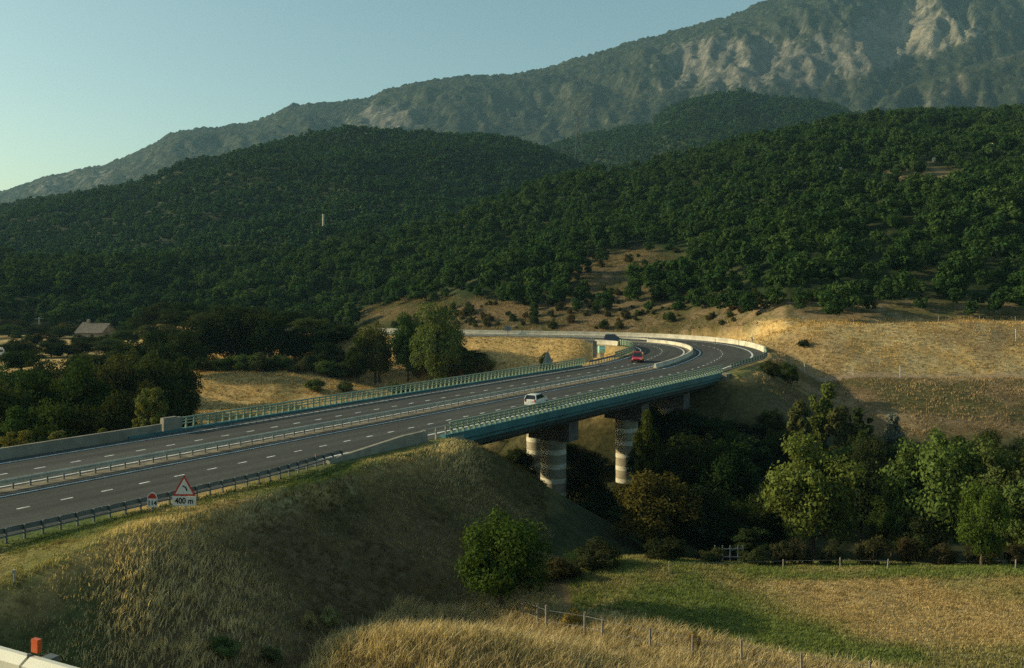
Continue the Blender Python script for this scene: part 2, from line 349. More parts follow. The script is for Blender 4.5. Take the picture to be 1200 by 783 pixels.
def ground_colour(x, y, z, I):
    n1 = fbm(x, y, 14, 4, 101); n2 = fbm(x, y, 3.2, 3, 102); n3 = fbm(x, y, 40, 3, 103)
    D = np.maximum(y, 5.); px = I['px']; py = HY - F * (z - CAMZ) / D
    c = mixc(GOLD * np.ones(x.shape + (1,)), OLIVE, sstep(.42, .68, n1 * .6 + n2 * .4))
    c = mixc(c, STRAW, sstep(.55, .75, n2) * .6)
    # verge by the motorway: greener, patchy
    emb = (I['out'] < 20) & (np.abs(I['d']) < 60) & (y < 150)
    vg = np.where(emb & (I['d'] > 0) & (I['out'] < .5), .75, 0.) * sstep(.35, .55, n1 + .12 * (1 - sstep(50, 64, y)))
    c = mixc(c, GREEN * 1.25, vg)
    # face of the embankment: mixed brown and olive
    fc = np.where(emb & (I['d'] > 0), sstep(.5, 3., I['out']), 0.)
    c = mixc(c, mixc(BROWN * .8 * np.ones(x.shape + (1,)), OLIVE * .62, sstep(.4, .65, n1)), fc * .9)
    # mown field
    f = sstep(-1, 1.5, y - (62.6 - .575 * x) + (n3 - .5) * 4) * sstep(70.5, 68, y + (n2 - .5) * 2) * sstep(5, 10, x)
    fgs = np.where((y < 62.6 - .575 * x) & (y > 36) & (z < -2.6) & (x > -10.5 + .25 * (y - 48)) & (y < 62 + .2 * x), .9, 0.) * sstep(.25, .5, n1 * .5 + n2 * .5)
    c = mixc(c, STRAW * 1.05, fgs)
    lg = sstep(-19.5, -23, x + (y - 50) * .35) * sstep(70, 64, y) * sstep(20, 26, y) * sstep(.36, .55, n1)
    c = mixc(c, GREEN * 1.3, lg * .9)
    fcol = mixc(mixc(C(.15, .175, .055) * np.ones(x.shape + (1,)), C(.25, .225, .095), sstep(.42, .66, n1 * .5 + n2 * .5)) * np.ones(x.shape + (1,)), mixc(STRAW * .8 * np.ones(x.shape + (1,)), GOLD * .9, sstep(.4, .6, n2)), sstep(.0, 1., sstep(14, 22, x + .25 * (y - 62)) * sstep(53.5, 57, y) * sstep(68.5, 67, y) * 1.0) * sstep(.3, .55, n1 + .12))
    c = mixc(c, fcol, f)
    # river wood floor
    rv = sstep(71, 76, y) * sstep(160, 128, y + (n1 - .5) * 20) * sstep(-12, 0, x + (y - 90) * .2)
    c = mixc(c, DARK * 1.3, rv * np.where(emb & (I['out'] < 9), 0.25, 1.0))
    # right-hand slopes
    rs = sstep(40, 55, x) * sstep(135, 145, y)
    up = mixc(GOLD * 1.05 * np.ones(x.shape + (1,)), STRAW, sstep(.4, .65, n2)); up = mixc(up, BROWN * 1.3, sstep(.56, .7, n1) * .6)
    lo = mixc(BROWN * 1.15 * np.ones(x.shape + (1,)), OLIVE * .8, sstep(.45, .65, n1)); lo = mixc(lo, TAN, sstep(.58, .7, n2) * .6)
    c = mixc(c, mixc(lo, up, sstep(164, 166.5, y)), rs)
    c = mixc(c, SOIL * 1.3, rs * sstep(165.2, 165.8, y) * sstep(168.8, 168.2, y))
    # inside of the bend and left bank: dry
    lb = sstep(150, 165, y) * sstep(22, 16, x) * sstep(262, 250, y)
    c = mixc(c, mixc(GOLD * 1.15 * np.ones(x.shape + (1,)), OLIVE * 1.2, sstep(.55, .72, n1) * .7), lb)
    # wooded hills
    hl = (np.maximum(I['l1'], np.maximum(I['l2'], I['l3'])) > z - .6) & (y > 180)
    fl = mixc(C(.020, .034, .011) * np.ones(x.shape + (1,)), C(.045, .052, .018), sstep(.5, .7, n1))
    cl = np.maximum(in_clearing(px, py, D), sstep(348, 356, py) * sstep(530, 560, px))
    clc = mixc(TAN * .82 * np.ones(x.shape + (1,)), OLIVE * .9, sstep(.38, .55, n1 * .5 + n2 * .5)); clc = mixc(clc, SOIL * 1.3, sstep(.6, .75, n2) * .7)
    clc = clc * (1 - .3 * sstep(880, 850, px))[..., None]
    gold_right = sstep(872, 900, px) * sstep(372, 378, py)
    clc = mixc(clc, up, gold_right)
    c = np.where(hl[..., None], mixc(fl, clc, cl), c)
    return np.clip(c, .008, .8)

def grid_mesh(name, xs, ys, mat, colour, zoff=0.0):
    X, Y = np.meshgrid(xs, ys); Z, I = H(X, Y, True)
    ccc = colour(X, Y, Z, I)
    V = np.stack([X, Y, Z + zoff], -1).reshape(-1, 3); nx, ny = len(xs), len(ys)
    a = (np.arange(ny - 1)[:, None] * nx + np.arange(nx - 1)[None]).ravel()
    Fc = np.stack([a, a + 1, a + nx + 1, a + nx], 1)
    me = fast_mesh(name, V, Fc, [mat], smooth=True, col=ccc.reshape(-1, 3))
    return link(bpy.data.objects.new(name, me))
def warp(a, b, step, lo, hi, g=1.05):
    core = np.arange(a, b + step, step); l = []; k = step; q = a
    while q > lo: k *= g; q -= k; l.append(q)
    r = []; k = step; q = core[-1]
    while q < hi: k *= g; q += k; r.append(q)
    return np.array(l[::-1] + list(core) + r)
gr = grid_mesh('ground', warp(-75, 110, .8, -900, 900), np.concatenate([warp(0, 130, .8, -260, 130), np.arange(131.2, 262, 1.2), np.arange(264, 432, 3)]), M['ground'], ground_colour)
tag(gr, 'dry grassy ground of the valley, field and embankments', 'ground', kind='structure')
hl = grid_mesh('hills', np.arange(-1250, 1251, 7), np.arange(420, 2100, 7), M['hill'], ground_colour, -.4)
tag(hl, 'wooded rounded hills rising behind the motorway', 'hills', kind='structure')

# mountain behind
def mountain():
    xs = np.arange(-2350, 2351, 8.5); ys = np.arange(1900, 3900, 8.5)
    X, Y = np.meshgrid(xs, ys); px = CX + F * X / Y
    l4, t4, r4 = layer(px, Y, L4R, f0=(60, 1950), p=1.0, back=.5)
    l5, t5, r5 = layer(px, Y, L5R, f0=(20, 1800), p=.9, back=.55)
    env4 = np.clip(t4, 0, 1) * (1 - .985 * sstep(.72, .97, t4))
    u = px * 3.2; v = Y * .45
    rg = 1 - np.abs(2 * fbm(u, v, 260, 5, 201) - 1)
    rg2 = 1 - np.abs(2 * fbm(u + .5 * v, v, 75, 4, 221) - 1)
    amp4 = np.clip((ridge(px, L4R)[1] * (HY - ridge(px, L4R)[0]) / F) / 950, .12, 1.0)
    l4 = l4 + env4 * amp4 * ((rg - .62) * 230 + (rg2 - .65) * 60)
    l4 = l4 + (fbm(X, Y, 60, 3, 9) - .5) * 14 * sstep(.7, 1, t4)
    env5 = np.clip(t5, 0, 1) * (1 - .9 * sstep(.8, 1.0, t5))
    l5 = l5 + env5 * ((1 - np.abs(2 * fbm(u, v, 200, 4, 301) - 1) - .55) * 150)
    Z = np.maximum(np.maximum(l4, l5), -30)
    py = HY - F * (Z - CAMZ) / Y
    front = l5 >= l4
    def blob(cx, cy, rx, ry, rot=0.):
        dx, dy = px - cx, py - cy; c, s = math.cos(rot), math.sin(rot)
        return np.exp(-(((dx * c + dy * s) / rx) ** 2 + ((-dx * s + dy * c) / ry) ** 2))
    bias = 1.0 * blob(905, 78, 125, 36, -.12) + .75 * blob(1065, 30, 55, 50) + .55 * blob(1150, 35, 70, 30) + .75 * blob(830, 60, 70, 26) + .9 * blob(455, 138, 40, 24) + .5 * blob(55, 216, 60, 12, -.3) + .42 * blob(590, 142, 110, 16) + .55 * blob(130, 205, 90, 22, -.35) + .4 * blob(330, 165, 120, 22, -.3) + .3 * blob(770, 105, 60, 14) + .55 * blob(1000, 60, 45, 45)
    n = fbm(u, v * 1.6, 60, 5, 401); n2 = fbm(u * 1.5, v * 1.5, 16, 4, 411, .65)
    n3 = fbm(u * 2.2, v * 2.2, 9, 3, 431, .7)
    rock = .92 * sstep(.58, .77, bias * .50 + n * .30 + n2 * .30 + n3 * .22 - .10)
    scree = .5 * blob(1120, 105, 130, 12, -.55) * sstep(.5, .6, n)
    rock = np.where(front, scree + .9 * sstep(.80, .84, n2) * sstep(.5, .7, n), rock)
    gy, gx = np.gradient(Z, 8.5); slope = np.hypot(gx, gy)
    rock = np.clip(rock + .25 * sstep(1.05, 1.6, slope) * (~front), 0, 1)
    forest = 1 - rock
    jit = (RNG.random(X.shape) - .4) * 13.0 * forest
    Z = Z + np.where(Z > -20, jit, 0) + (fbm(X, Y, 22, 3, 71) - .5) * 26 * rock * sstep(0, .2, np.clip(1 - t4, 0, 1))
    wood = mixc(C(.015, .022, .012) * np.ones(X.shape + (1,)), C(.042, .046, .026), sstep(.4, .65, n2 * .6 + n3 * .4)) * RNG.uniform(.65, 1.35, X.shape + (1,))
    rk = mixc(C(.15, .145, .12) * np.ones(X.shape + (1,)), C(.27, .25, .20), sstep(.45, .62, n2)); rk = rk * .58 * (.6 + .8 * n3[..., None]); rk = mixc(rk, C(.235, .21, .15), np.clip(.9 * blob(1062, 30, 40, 60) + .8 * blob(1140, 30, 35, 40), 0, 1) * sstep(.42, .55, n))
    c = mixc(wood, rk, rock)
    nx, ny = len(xs), len(ys); a = (np.arange(ny - 1)[:, None] * nx + np.arange(nx - 1)[None]).ravel()
    Fc = np.stack([a, a + 1, a + nx + 1, a + nx], 1); V = np.stack([X, Y, Z], -1).reshape(-1, 3)
    zz = Z.ravel(); keep = (zz[Fc] > -25).any(1); Fc = Fc[keep]
    me = fast_mesh('mountain', V, Fc, [M['mountain']], smooth=False, col=c.reshape(-1, 3))
    o = link(bpy.data.objects.new('mountain', me)); tag(o, 'high rocky mountain ridge with wooded flanks', 'mountain', kind='structure')
mountain()

# ------------------------------------------------------------------ motorway surface
def sweep(prof, s0, s1, step=1.0, closed=False, offs=None, caps=True):
    """sweep (offset, z) profile along the centreline; offs(s) adds to the offset, prof may be a function of s"""
    ss = np.arange(s0, s1 + step * .5, step); vs = []; fs = []; n = None
    for s in ss:
        pr = prof(s) if callable(prof) else prof; n = len(pr); e = offs(s) if offs else 0
        for o_, z_ in pr:
            p, _ = cpos(s, o_ + e); vs.append((p[0], p[1], z_))
    for i in range(len(ss) - 1):
        for k in range(n if closed else n - 1):
            a = i * n + k; b = i * n + (k + 1) % n; fs.append((a, b, b + n, a + n))
    if closed and caps: fs += [tuple(range(n)), tuple(range((len(ss) - 1) * n, len(ss) * n))]
    return vs, fs
near_off = lambda s: float(wid(s)) - 11.0
def carriageway():
    vs = []; fs = []; cs = []; ss = np.arange(0, SMAX - 2, 1.0)
    for sg in (1, -1):
        offs = np.concatenate([np.arange(.75, 10.8, .35), [10.9, 11.0]]); n = len(offs); b0 = len(vs)
        for s in ss:
            for k, o in enumerate(offs):
                oo = o * sg + (near_off(s) * (o / 11.0) ** 4 if sg > 0 else 0); p, _ = cpos(s, oo); vs.append((p[0], p[1], 0.0))
                tr = sum(math.exp(-((o - c) / .42) ** 2) for c in (2.7, 4.5, 6.7, 8.5)); sh = 1.0 if o > 9.6 else 0.0
                pt = fbm(s * .11, o * .9 + sg * 50, 1.0, 3, 7)
                q = 1 - .16 * tr + .13 * sh + (pt - .5) * .5 + (.10 if (int(s) // 23 + (sg > 0)) % 3 == 0 and o < 5.6 else 0) - (.16 if o < 2.0 else 0)  # tracks, shoulder and patches are wear; strip by the median is painted shadow
                cs.append((.066 * q, .068 * q, .061 * q))
        for i in range(len(ss) - 1):
            for k in range(n - 1):
                a = b0 + i * n + k; fs.append((a, a + 1, a + n + 1, a + n) if sg < 0 else (a, a + n, a + n + 1, a + 1))
    return fast_mesh('road', vs, fs, [M['worn_shaded_asphalt']], col=np.array(cs))
M['worn_shaded_asphalt'] = attr_mat('worn_shaded_asphalt', 2.5, .22, .15, .03, .85)  # colour holds wear plus the painted median shadow
tag(link(bpy.data.objects.new('road', carriageway())), 'grey asphalt of the two motorway carriageways', 'road', kind='structure')
mb = MB(); mb.add(*sweep([(-.75, 0.0), (-.6, .06), (.6, .06), (.75, 0.0)], 0, SMAX - 2))
tag(mb.build('median_strip', M['median']), 'narrow strip of gravel and weeds between the carriageways', 'median', kind='structure')
mb = MB(); W = .11
def stripe(o, s0, s1, offs=None): mb.add(*sweep([(o - W, .005), (o + W, .005)], s0, s1, min(1.0, s1 - s0), offs=offs))
for o in (1.5, -1.5): stripe(o, 0, SMAX - 3)
stripe(-9.7, 0, SMAX - 3); W = .15
s = 30.0
stripe(9.6, 0, SMAX - 3, lambda q: near_off(q) * .6)
W = .09; s = 3.0
while s < SMAX - 10:
    stripe(5.6, s, s + .85); stripe(-5.6, s + 1.4, s + 2.25); s += 2.9
tag(mb.build('road_markings', M['line']), 'white lane dashes and edge lines painted on the motorway', 'road markings', kind='structure')

# ------------------------------------------------------------------ viaduct
LW = 'pale green steel railing'
DK0, DK1 = 88.0, 171.0
br = empty('viaduct', (*cpos(130)[0], 0), 0, 'long motorway viaduct with teal edge beams on round banded piers', 'bridge')
def chb(o):      # children are built in world space; undo the root's place
    o.location = tuple(-k for k in br.location); return o
def part_world(root, o): 
    o.parent = root; o.location = tuple(-k for k in root.location); return o
m_ = MB(); m_.add(*sweep([(-11.1, -.012), (11.1, -.012), (11.1, -.33), (-11.1, -.33)], DK0, DK1, closed=True)); part_world(br, m_.build('deck_slab', M['concrete']))
for sg, s0, s1 in ((1, 105.5, 171), (-1, 88.5, 170)):
    m_ = MB(); a = 11.1 * sg; b = 11.45 * sg; c = 11.75 * sg
    m_.add(*sweep([(a, .20), (c, .20), (c, -.50), (b, -.66), (b, -.95), (11.2 * sg, -1.02), (a, -1.0)], s0, s1, closed=True)); part_world(br, m_.build('edge_beam', M['teal']))
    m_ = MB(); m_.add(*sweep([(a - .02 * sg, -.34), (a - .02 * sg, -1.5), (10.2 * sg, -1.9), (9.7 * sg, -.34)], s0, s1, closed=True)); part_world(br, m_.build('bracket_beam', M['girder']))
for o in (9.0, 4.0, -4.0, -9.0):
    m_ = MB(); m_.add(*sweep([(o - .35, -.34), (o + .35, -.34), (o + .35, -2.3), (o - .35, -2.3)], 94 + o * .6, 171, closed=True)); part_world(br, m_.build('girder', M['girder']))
HD = math.atan2(_dir[1], _dir[0])
def pier(px, off, ztop=-4.6, zbot=-13.0, r=1.52, cap=True):
    s = s_at_px(px, off, 90, 172); p, t = cpos(s, off)
    m_ = MB(); m_.tube([(p[0], p[1], zbot), (p[0], p[1], ztop)], r, 40); col = m_.build('pier', M['pier'], smooth=True)
    z = ztop - 1.15
    while z > zbot + .5:
        b = MB(); b.tube([(p[0], p[1], z - .58), (p[0], p[1], z)], r + .012, 40, True); o = b.build('pale_band', M['band'], smooth=True); o.parent = col; z -= 1.68
    part_world(br, col)
    if cap:
        a = math.atan2(t[1], t[0])
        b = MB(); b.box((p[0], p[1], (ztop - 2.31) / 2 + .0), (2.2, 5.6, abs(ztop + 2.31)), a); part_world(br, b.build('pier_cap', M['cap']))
    return s
PA = pier(648, 6.2); pier(630, -5.0, cap=True); PB = pier(734, 6.2); pier(742, -5.0); pier(783, 6.2); pier(769, -5)
# abutments
def abut(s, off0, off1, zt, zb, th, name='abutment'):
    p0, t = cpos(s, off0); p1, _ = cpos(s, off1); a = math.atan2(t[1], t[0]); c = (p0 + p1) / 2
    b = MB(); b.box((c[0], c[1], (zt + zb) / 2), (th, np.linalg.norm(p1 - p0), zt - zb), a); part_world(br, b.build(name, M['concrete']))
abut(107.6, 1.0, 10.6, -.35, -8.5, 1.6); abut(96.5, -10.6, .9, -.35, -8.5, 1.6); abut(172.0, -10.9, 12.4, -.08, -9, 1.9)
b = MB(); b.add(*sweep([(10.2, -.1), (11.9, -.1), (11.9, -2.6), (10.2, -2.6)], 103.0, 108.0, closed=True)); part_world(br, b.build('wing_wall', M['concrete']))
b = MB(); b.add(*sweep([(10.2, -.1), (12.3, -.1), (12.3, -3.4), (10.2, -3.4)], 171.0, 176.0, closed=True)); part_world(br, b.build('wing_wall', M['concrete']))

# railings ----------------------------------------------------------------
def railing(off, s0, s1, label, gap=.86, zb=.2, rails=(1.0, .72, .45), face=1, group=None, name='bridge_railing'):
    p, _ = cpos((s0 + s1) / 2, off); root = empty(name, (p[0], p[1], zb), 0, label, 'railing', group)
    h = rails[0]
    for i, z in enumerate(rails):
        m_ = MB(); r = .075 if i == 0 else .05
        m_.add(*sweep([(off - r, zb + z - r), (off + r, zb + z - r), (off + r, zb + z + r), (off - r, zb + z + r)], s0, s1, closed=True)); part_world(root, m_.build('rail', M['green_rail']))
    s = s0 + .2; k = None
    while s < s1:
        p, t = cpos(s, off); a = math.atan2(t[1], t[0])
        if k is None:
            me = MB(); me.prism([(-.02, 0), (.26, 0), (.14, h * .55), (.05, h - .08), (-.05, h - .08), (-.02, .5)], (0, -1, 0), (0, 0, 1), (-.07, 0, 0), (.14, 0, 0))
            k = me.build('post', M['green_post'], root)
            o = k
        else:
            o = k.copy(); COL.objects.link(o); o.parent = root
        o.location = (p[0] - root.location.x, p[1] - root.location.y, 0.0); o.rotation_euler = (0, 0, a + (math.pi if face < 0 else 0)); s += gap
    return root
railing(11.4, 106.5, 171.5, 'pale green railing along the near viaduct edge above the banded piers', group='viaduct railings')
railing(-11.4, s_at_px(206, -11.4, 60), 171.5, 'pale green railing along the far viaduct edge before the golden bank', gap=.86, face=-1, group='viaduct railings')

def wbeam(off, z, side, th=.08):
    """W profile facing side (+1 right)"""
    f = lambda d: off + side * d
    return [(f(0), z - .155), (f(th), z - .125), (f(th), z - .055), (f(.02), z - .02), (f(.02), z + .02), (f(th), z + .055), (f(th), z + .125), (f(0), z + .155), (f(-.012), z + .155), (f(-.012), z - .155)]
def guardrail(name, off, s0, s1, label, gap, mat, pmat, sides=(1,), z=.60, rows=1, group=None, offs=None, refl=0):
    e = offs or (lambda s: 0.0)
    p, _ = cpos((s0 + s1) / 2, off + e((s0 + s1) / 2)); root = empty(name, (p[0], p[1], 0), 0, label, 'guard rail', group)
    for sd in sides:
        for r in range(rows):
            m_ = MB(); m_.add(*sweep(wbeam(off + .09 * sd, z - .36 * r, sd), s0, s1, closed=True, offs=offs)); part_world(root, m_.build('beam', mat))
    s = s0 + .4; k = None; i = 0
    while s < s1:
        q, t = cpos(s, off + e(s)); a = math.atan2(t[1], t[0])
        if k is None:
            me = MB(); me.box((0, 0, z / 2 + .0), (.10, .13, z + .3)); k = me.build('post', pmat, root); o = k
        else: o = k.copy(); COL.objects.link(o); o.parent = root
        o.location = (q[0] - p[0], q[1] - p[1], 0.0); o.rotation_euler = (0, 0, a); i += 1
        if refl and i % refl == 0:
            me = MB(); me.box((q[0], q[1], z + .26), (.05, .08, .13), a); part_world(root, me.build('reflector', M['orange']))
        s += gap
    return root
guardrail('median_guard_rail', 0.0, 50, 172, 'low double-sided steel guard rail down the middle of the straight motorway', 1.22, M['zinc'], M['zinc_dark'], (1, -1), .66)
rs_off = lambda s: 1.15 * float(sstep(_se + 1, _se - 9, s))
_se = s_at_px(390, 11.2, 40)
guardrail('roadside_guard_rail', 11.2, 40, s_at_px(390, 11.2, 40) + 1.5, 'grey two-row guard rail on the verge behind the bend warning sign', 1.05, M['rail_grey'], M['zinc_dark'], (-1,), .60, 1, refl=12, offs=rs_off)

def wall(name, off, s0, s1, label, prof, mat, group=None, step=1.0, offs=None, cat='barrier'):
    m_ = MB(); m_.add(*sweep(prof, s0, s1, step, closed=True, offs=offs)); return tag(m_.build(name, mat), label, cat, group)
def nj(off, h, th=.22, base=.34):
    return [(off - base, -.05), (off - base, .1), (off - th, .35), (off - th * .8, h), (off + th * .8, h), (off + th, .35), (off + base, .1), (off + base, -.05)]
rr_ = [o for o in S.objects if o.name.startswith('roadside_guard_rail')][0]
m_ = MB(); e_ = s_at_px(390, 11.2, 40) + 1.5; m_.add(*sweep([(11.16, .24), (11.16, .34), (11.24, .34), (11.24, .24)], 40, e_, closed=True, offs=rs_off)); part_world(rr_, m_.build('lower_bar', M['rail_grey']))
sA = s_at_px(384, 11.4, 60); sB = 103.0
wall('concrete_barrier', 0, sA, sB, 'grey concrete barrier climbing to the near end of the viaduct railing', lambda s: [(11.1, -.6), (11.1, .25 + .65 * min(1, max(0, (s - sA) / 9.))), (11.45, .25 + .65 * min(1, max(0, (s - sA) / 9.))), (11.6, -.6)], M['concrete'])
ee = empty('barrier_end_rail', (*cpos(104.5, 11.4)[0], .0), 0, 'short two-bar steel end rail joining concrete barrier to near railing', 'railing')
for z in (.95, .62):
    m_ = MB(); m_.tube([(*cpos(s, 11.35)[0], z + (.05 if z > .9 else 0) - (.25 if s < 102.6 and z > .9 else 0)) for s in (102.2, 102.9, 104, 105.5, 106.6)], .055, 8); part_world(ee, m_.build('rail', M['concrete_pale']))
for s in (103.2, 104.6, 106.0):
    p, t = cpos(s, 11.35); m_ = MB(); m_.box((p[0], p[1], .42), (.12, .16, 1.05), HD); part_world(ee, m_.build('post', M['concrete']))
sC = s_at_px(186, -11.5, 50)
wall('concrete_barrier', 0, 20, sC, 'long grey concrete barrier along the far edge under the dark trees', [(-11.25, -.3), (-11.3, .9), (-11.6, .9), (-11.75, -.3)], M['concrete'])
b = MB(); p, t = cpos(sC + 1.2, -11.55); b.box((p[0], p[1], .55), (2.0, .55, 1.5), HD); b.box((p[0] - .2, p[1] - .1, 1.33), (1.5, .42, .12), HD)
tag(b.build('barrier_end_block', M['concrete']), 'squat concrete end block where the far barrier meets the railing', 'block')
# bend beyond the bridge
sK = s_at_px(868, 13.4, 185); sK = 205.0
wall('concrete_barrier', 0, 207, 318, 'long cream concrete barrier round the outside of the bend', nj(11.5, .95), M['concrete_pale'], offs=near_off)
wall('concrete_barrier', 0, 173, 232, 'pale concrete barrier between the carriageways in the bend', nj(0.0, .72, .16, .26), M['concrete_pale'])
wall('concrete_barrier', 0, 227, 240, 'cream concrete barrier on top of the golden bank inside the bend', nj(-11.4, .9), M['concrete_pale'])
guardrail('outer_guard_rail', 11.3, 176, 207, 'pale two-row guard rail round the outer corner of the bend', 1.6, M['green_rail'], M['zinc_dark'], (-1,), .78, 2, offs=near_off)
guardrail('inner_guard_rail', -11.2, 186, 227, 'pale green three-row guard rail on the inside of the bend', 1.5, M['green_rail'], M['green_post'], (1,), 1.1, 3)
guardrail('inner_guard_rail', -11.2, 172, 186, 'dark low guard rail between the far viaduct railing and the bend', 1.5, M['zinc_dark'], M['zinc_dark'], (1,), .60, 1)
guardrail('median_guard_rail', 0.0, 232, 300, 'distant double-sided guard rail beyond the pale barrier of the bend', 2.0, M['zinc'], M['zinc_dark'], (1, -1), .66)
# turquoise crash cushion behind the inner rail
p, t = cpos(191.5, -15.0); root = empty('crash_cushion', (p[0], p[1], -.05), math.atan2(t[1], t[0]) + .35, 'turquoise crash cushion with pale feet on the inside of the bend', 'crash cushion')
root.scale = (1.5, 1.5, 1.35)
m_ = MB(); m_.prism([(-1.2, .55), (1.0, .35), (1.3, .6), (1.2, 1.2), (.2, 1.35), (-1.1, 1.5), (-1.35, 1.1)], (1, 0, 0), (0, 0, 1), (0, -.35, 0), (0, .7, 0)); m_.build('nose', M['tealpad'], root)
for q in (-.5, .9):
    m_ = MB(); m_.box((q, 0, .2), (.35, .5, .75)); m_.build('foot', M['concrete_pale'], root)
m_ = MB(); m_.box((-1.0, .9, 1.0), (.25, .5, 2.2)); m_.build('post', M['zinc_dark'], root)

# guard rail of the upper road (bottom corner of the picture)
rl = empty('guard_rail', (RAIL_P[0], RAIL_P[1], 11.85), 0, 'cream steel guard rail of the upper road with an orange reflector', 'guard rail')
def rp(u, n, z): q = RAIL_P + RAIL_D * u + RAIL_N * n; return (q[0], q[1], z)
zt = 12.685
jn = .31
for (u0, u1) in ((-9, jn - .012), (jn + .012, 12)):
    prof = [(0.0, zt), (-.03, zt), (-.085, zt - .035), (-.085, zt - .10), (-.02, zt - .145), (-.02, zt - .17), (-.085, zt - .215), (-.085, zt - .28), (-.03, zt - .312), (0, zt - .312), (-.005, zt - .28), (-.06, zt - .27), (-.06, zt - .22), (.0, zt - .17), (.0, zt - .145), (-.06, zt - .095), (-.06, zt - .04)]
    m_ = MB(); n = len(prof); vs = [rp(u0, a, z) for a, z in prof] + [rp(u1, a, z) for a, z in prof]
    # near road side is -N, so the corrugation faces the carriageway; add the rounded back
    m_.add(vs, [(i, (i + 1) % n, n + (i + 1) % n, n + i) for i in range(n)] + [tuple(range(n)), tuple(range(n, 2 * n))])
    part_world(rl, m_.build('beam', M['cream'], smooth=False))
for u in (-8, -6, -4, -2, jn, 2, 4, 6, 8, 10):
    m_ = MB(); q = rp(u, .09, 0); m_.box((q[0], q[1], zt - .6), (.08, .12, 1.1), math.atan2(RAIL_D[1], RAIL_D[0])); part_world(rl, m_.build('post', M['zinc_dark']))
q = rp(jn - .01, .03, 0); m_ = MB(); m_.box((q[0], q[1], zt + .045), (.058, .03, .08), math.atan2(RAIL_D[1], RAIL_D[0])); part_world(rl, m_.build('reflector', M['orange']))
for u in (-.62, .30, .8):
    q = rp(u, -.02, 0); m_ = MB(); m_.tube([(q[0], q[1], zt - .02), (q[0], q[1], zt + .012)], .012, 8); part_world(rl, m_.build('bolt', M['zinc_dark']))
# upper road surface behind the rail
m_ = MB(); vs = [rp(-60, -1.0, 11.95), rp(60, -1.0, 11.95), rp(60, -9, 11.95), rp(-60, -9, 11.95)]; m_.add(vs, [(0, 1, 2, 3)])
tag(m_.build('upper_road', M['asphalt']), 'grey asphalt of the upper road the view is taken from', 'road', kind='structure')

# ------------------------------------------------------------------ signs
def text_mesh(body, size, mat, parent, loc, name='lettering', sx=1.0):
    cu = bpy.data.curves.new(name, 'FONT'); cu.body = body; cu.size = size; cu.extrude = .004; cu.align_x = 'CENTER'; cu.align_y = 'CENTER'; cu.offset = .012
    f = bpy.data.objects.new(name, cu); me = bpy.data.meshes.new_from_object(f); me.materials.clear(); me.materials.append(mat); bpy.data.objects.remove(f); me.name = name
    o = bpy.data.objects.new(name, me); link(o, parent); o.location = loc; o.rotation_euler = (R(90), 0, 0); o.scale = (sx, 1, 1); return o
def rounded_tri(w, h, r=.09, n=5):
    P = [np.array((-w / 2, 0.)), np.array((w / 2, 0.)), np.array((0., h))]; out = []
    for i in range(3):
        a, b, c = P[i - 1], P[i], P[(i + 1) % 3]; u = (a - b) / np.linalg.norm(a - b); v = (c - b) / np.linalg.norm(c - b)
        for k in range(n + 1):
            t = k / n; out.append(tuple((b + u * r) * (1 - t) ** 2 + 2 * b * t * (1 - t) + (b + v * r) * t * t))
    return out
D = 58.6; x = (216 - 600) / F * D; z0 = Hs(x, D)
sg = empty('warning_sign', (x, D, z0), R(-3), 'red triangular bend warning sign with 400 m plate on the grass verge', 'road sign')
hz = zrow(605, D) - z0
yt = zrow(581, D) - z0; PW = 1.50; PH = 1.30
m_ = MB(); m_.tube([(0, .06, -.4), (0, .06, yt + .9)], .045, 10); m_.build('post', M['zinc'], sg, True)
m_ = MB(); m_.prism(rounded_tri(PW, PH), (1, 0, 0), (0, 0, 1), (0, 0, yt), (0, -.025, 0)); tri = m_.build('triangle_plate', M['red'], sg)
m_ = MB(); k = .76; m_.prism([(a * k, b * k) for a, b in rounded_tri(PW, PH, .05)], (1, 0, 0), (0, 0, 1), (0, -.0255, yt + .105), (0, -.004, 0)); m_.build('white_field', M['white'], tri)
arc = [(-.085 + .30 * math.cos(t), .28 + .36 * math.sin(t)) for t in np.linspace(R(5), R(96), 12)]; arc2 = [(-.085 + .215 * math.cos(t), .28 + .285 * math.sin(t)) for t in np.linspace(R(96), R(5), 12)]
m_ = MB(); m_.prism(arc + arc2, (1, 0, 0), (0, 0, 1), (0, -.031, yt), (0, -.004, 0)); m_.build('curve_symbol', M['black'], tri)
m_ = MB(); m_.box((0, -.012, yt - .33), (PW, .024, .58)); pl = m_.build('distance_plate', M['white'], sg)
text_mesh('400 m', .50, M['black'], pl, (0, -.029, yt - .33), sx=.92)
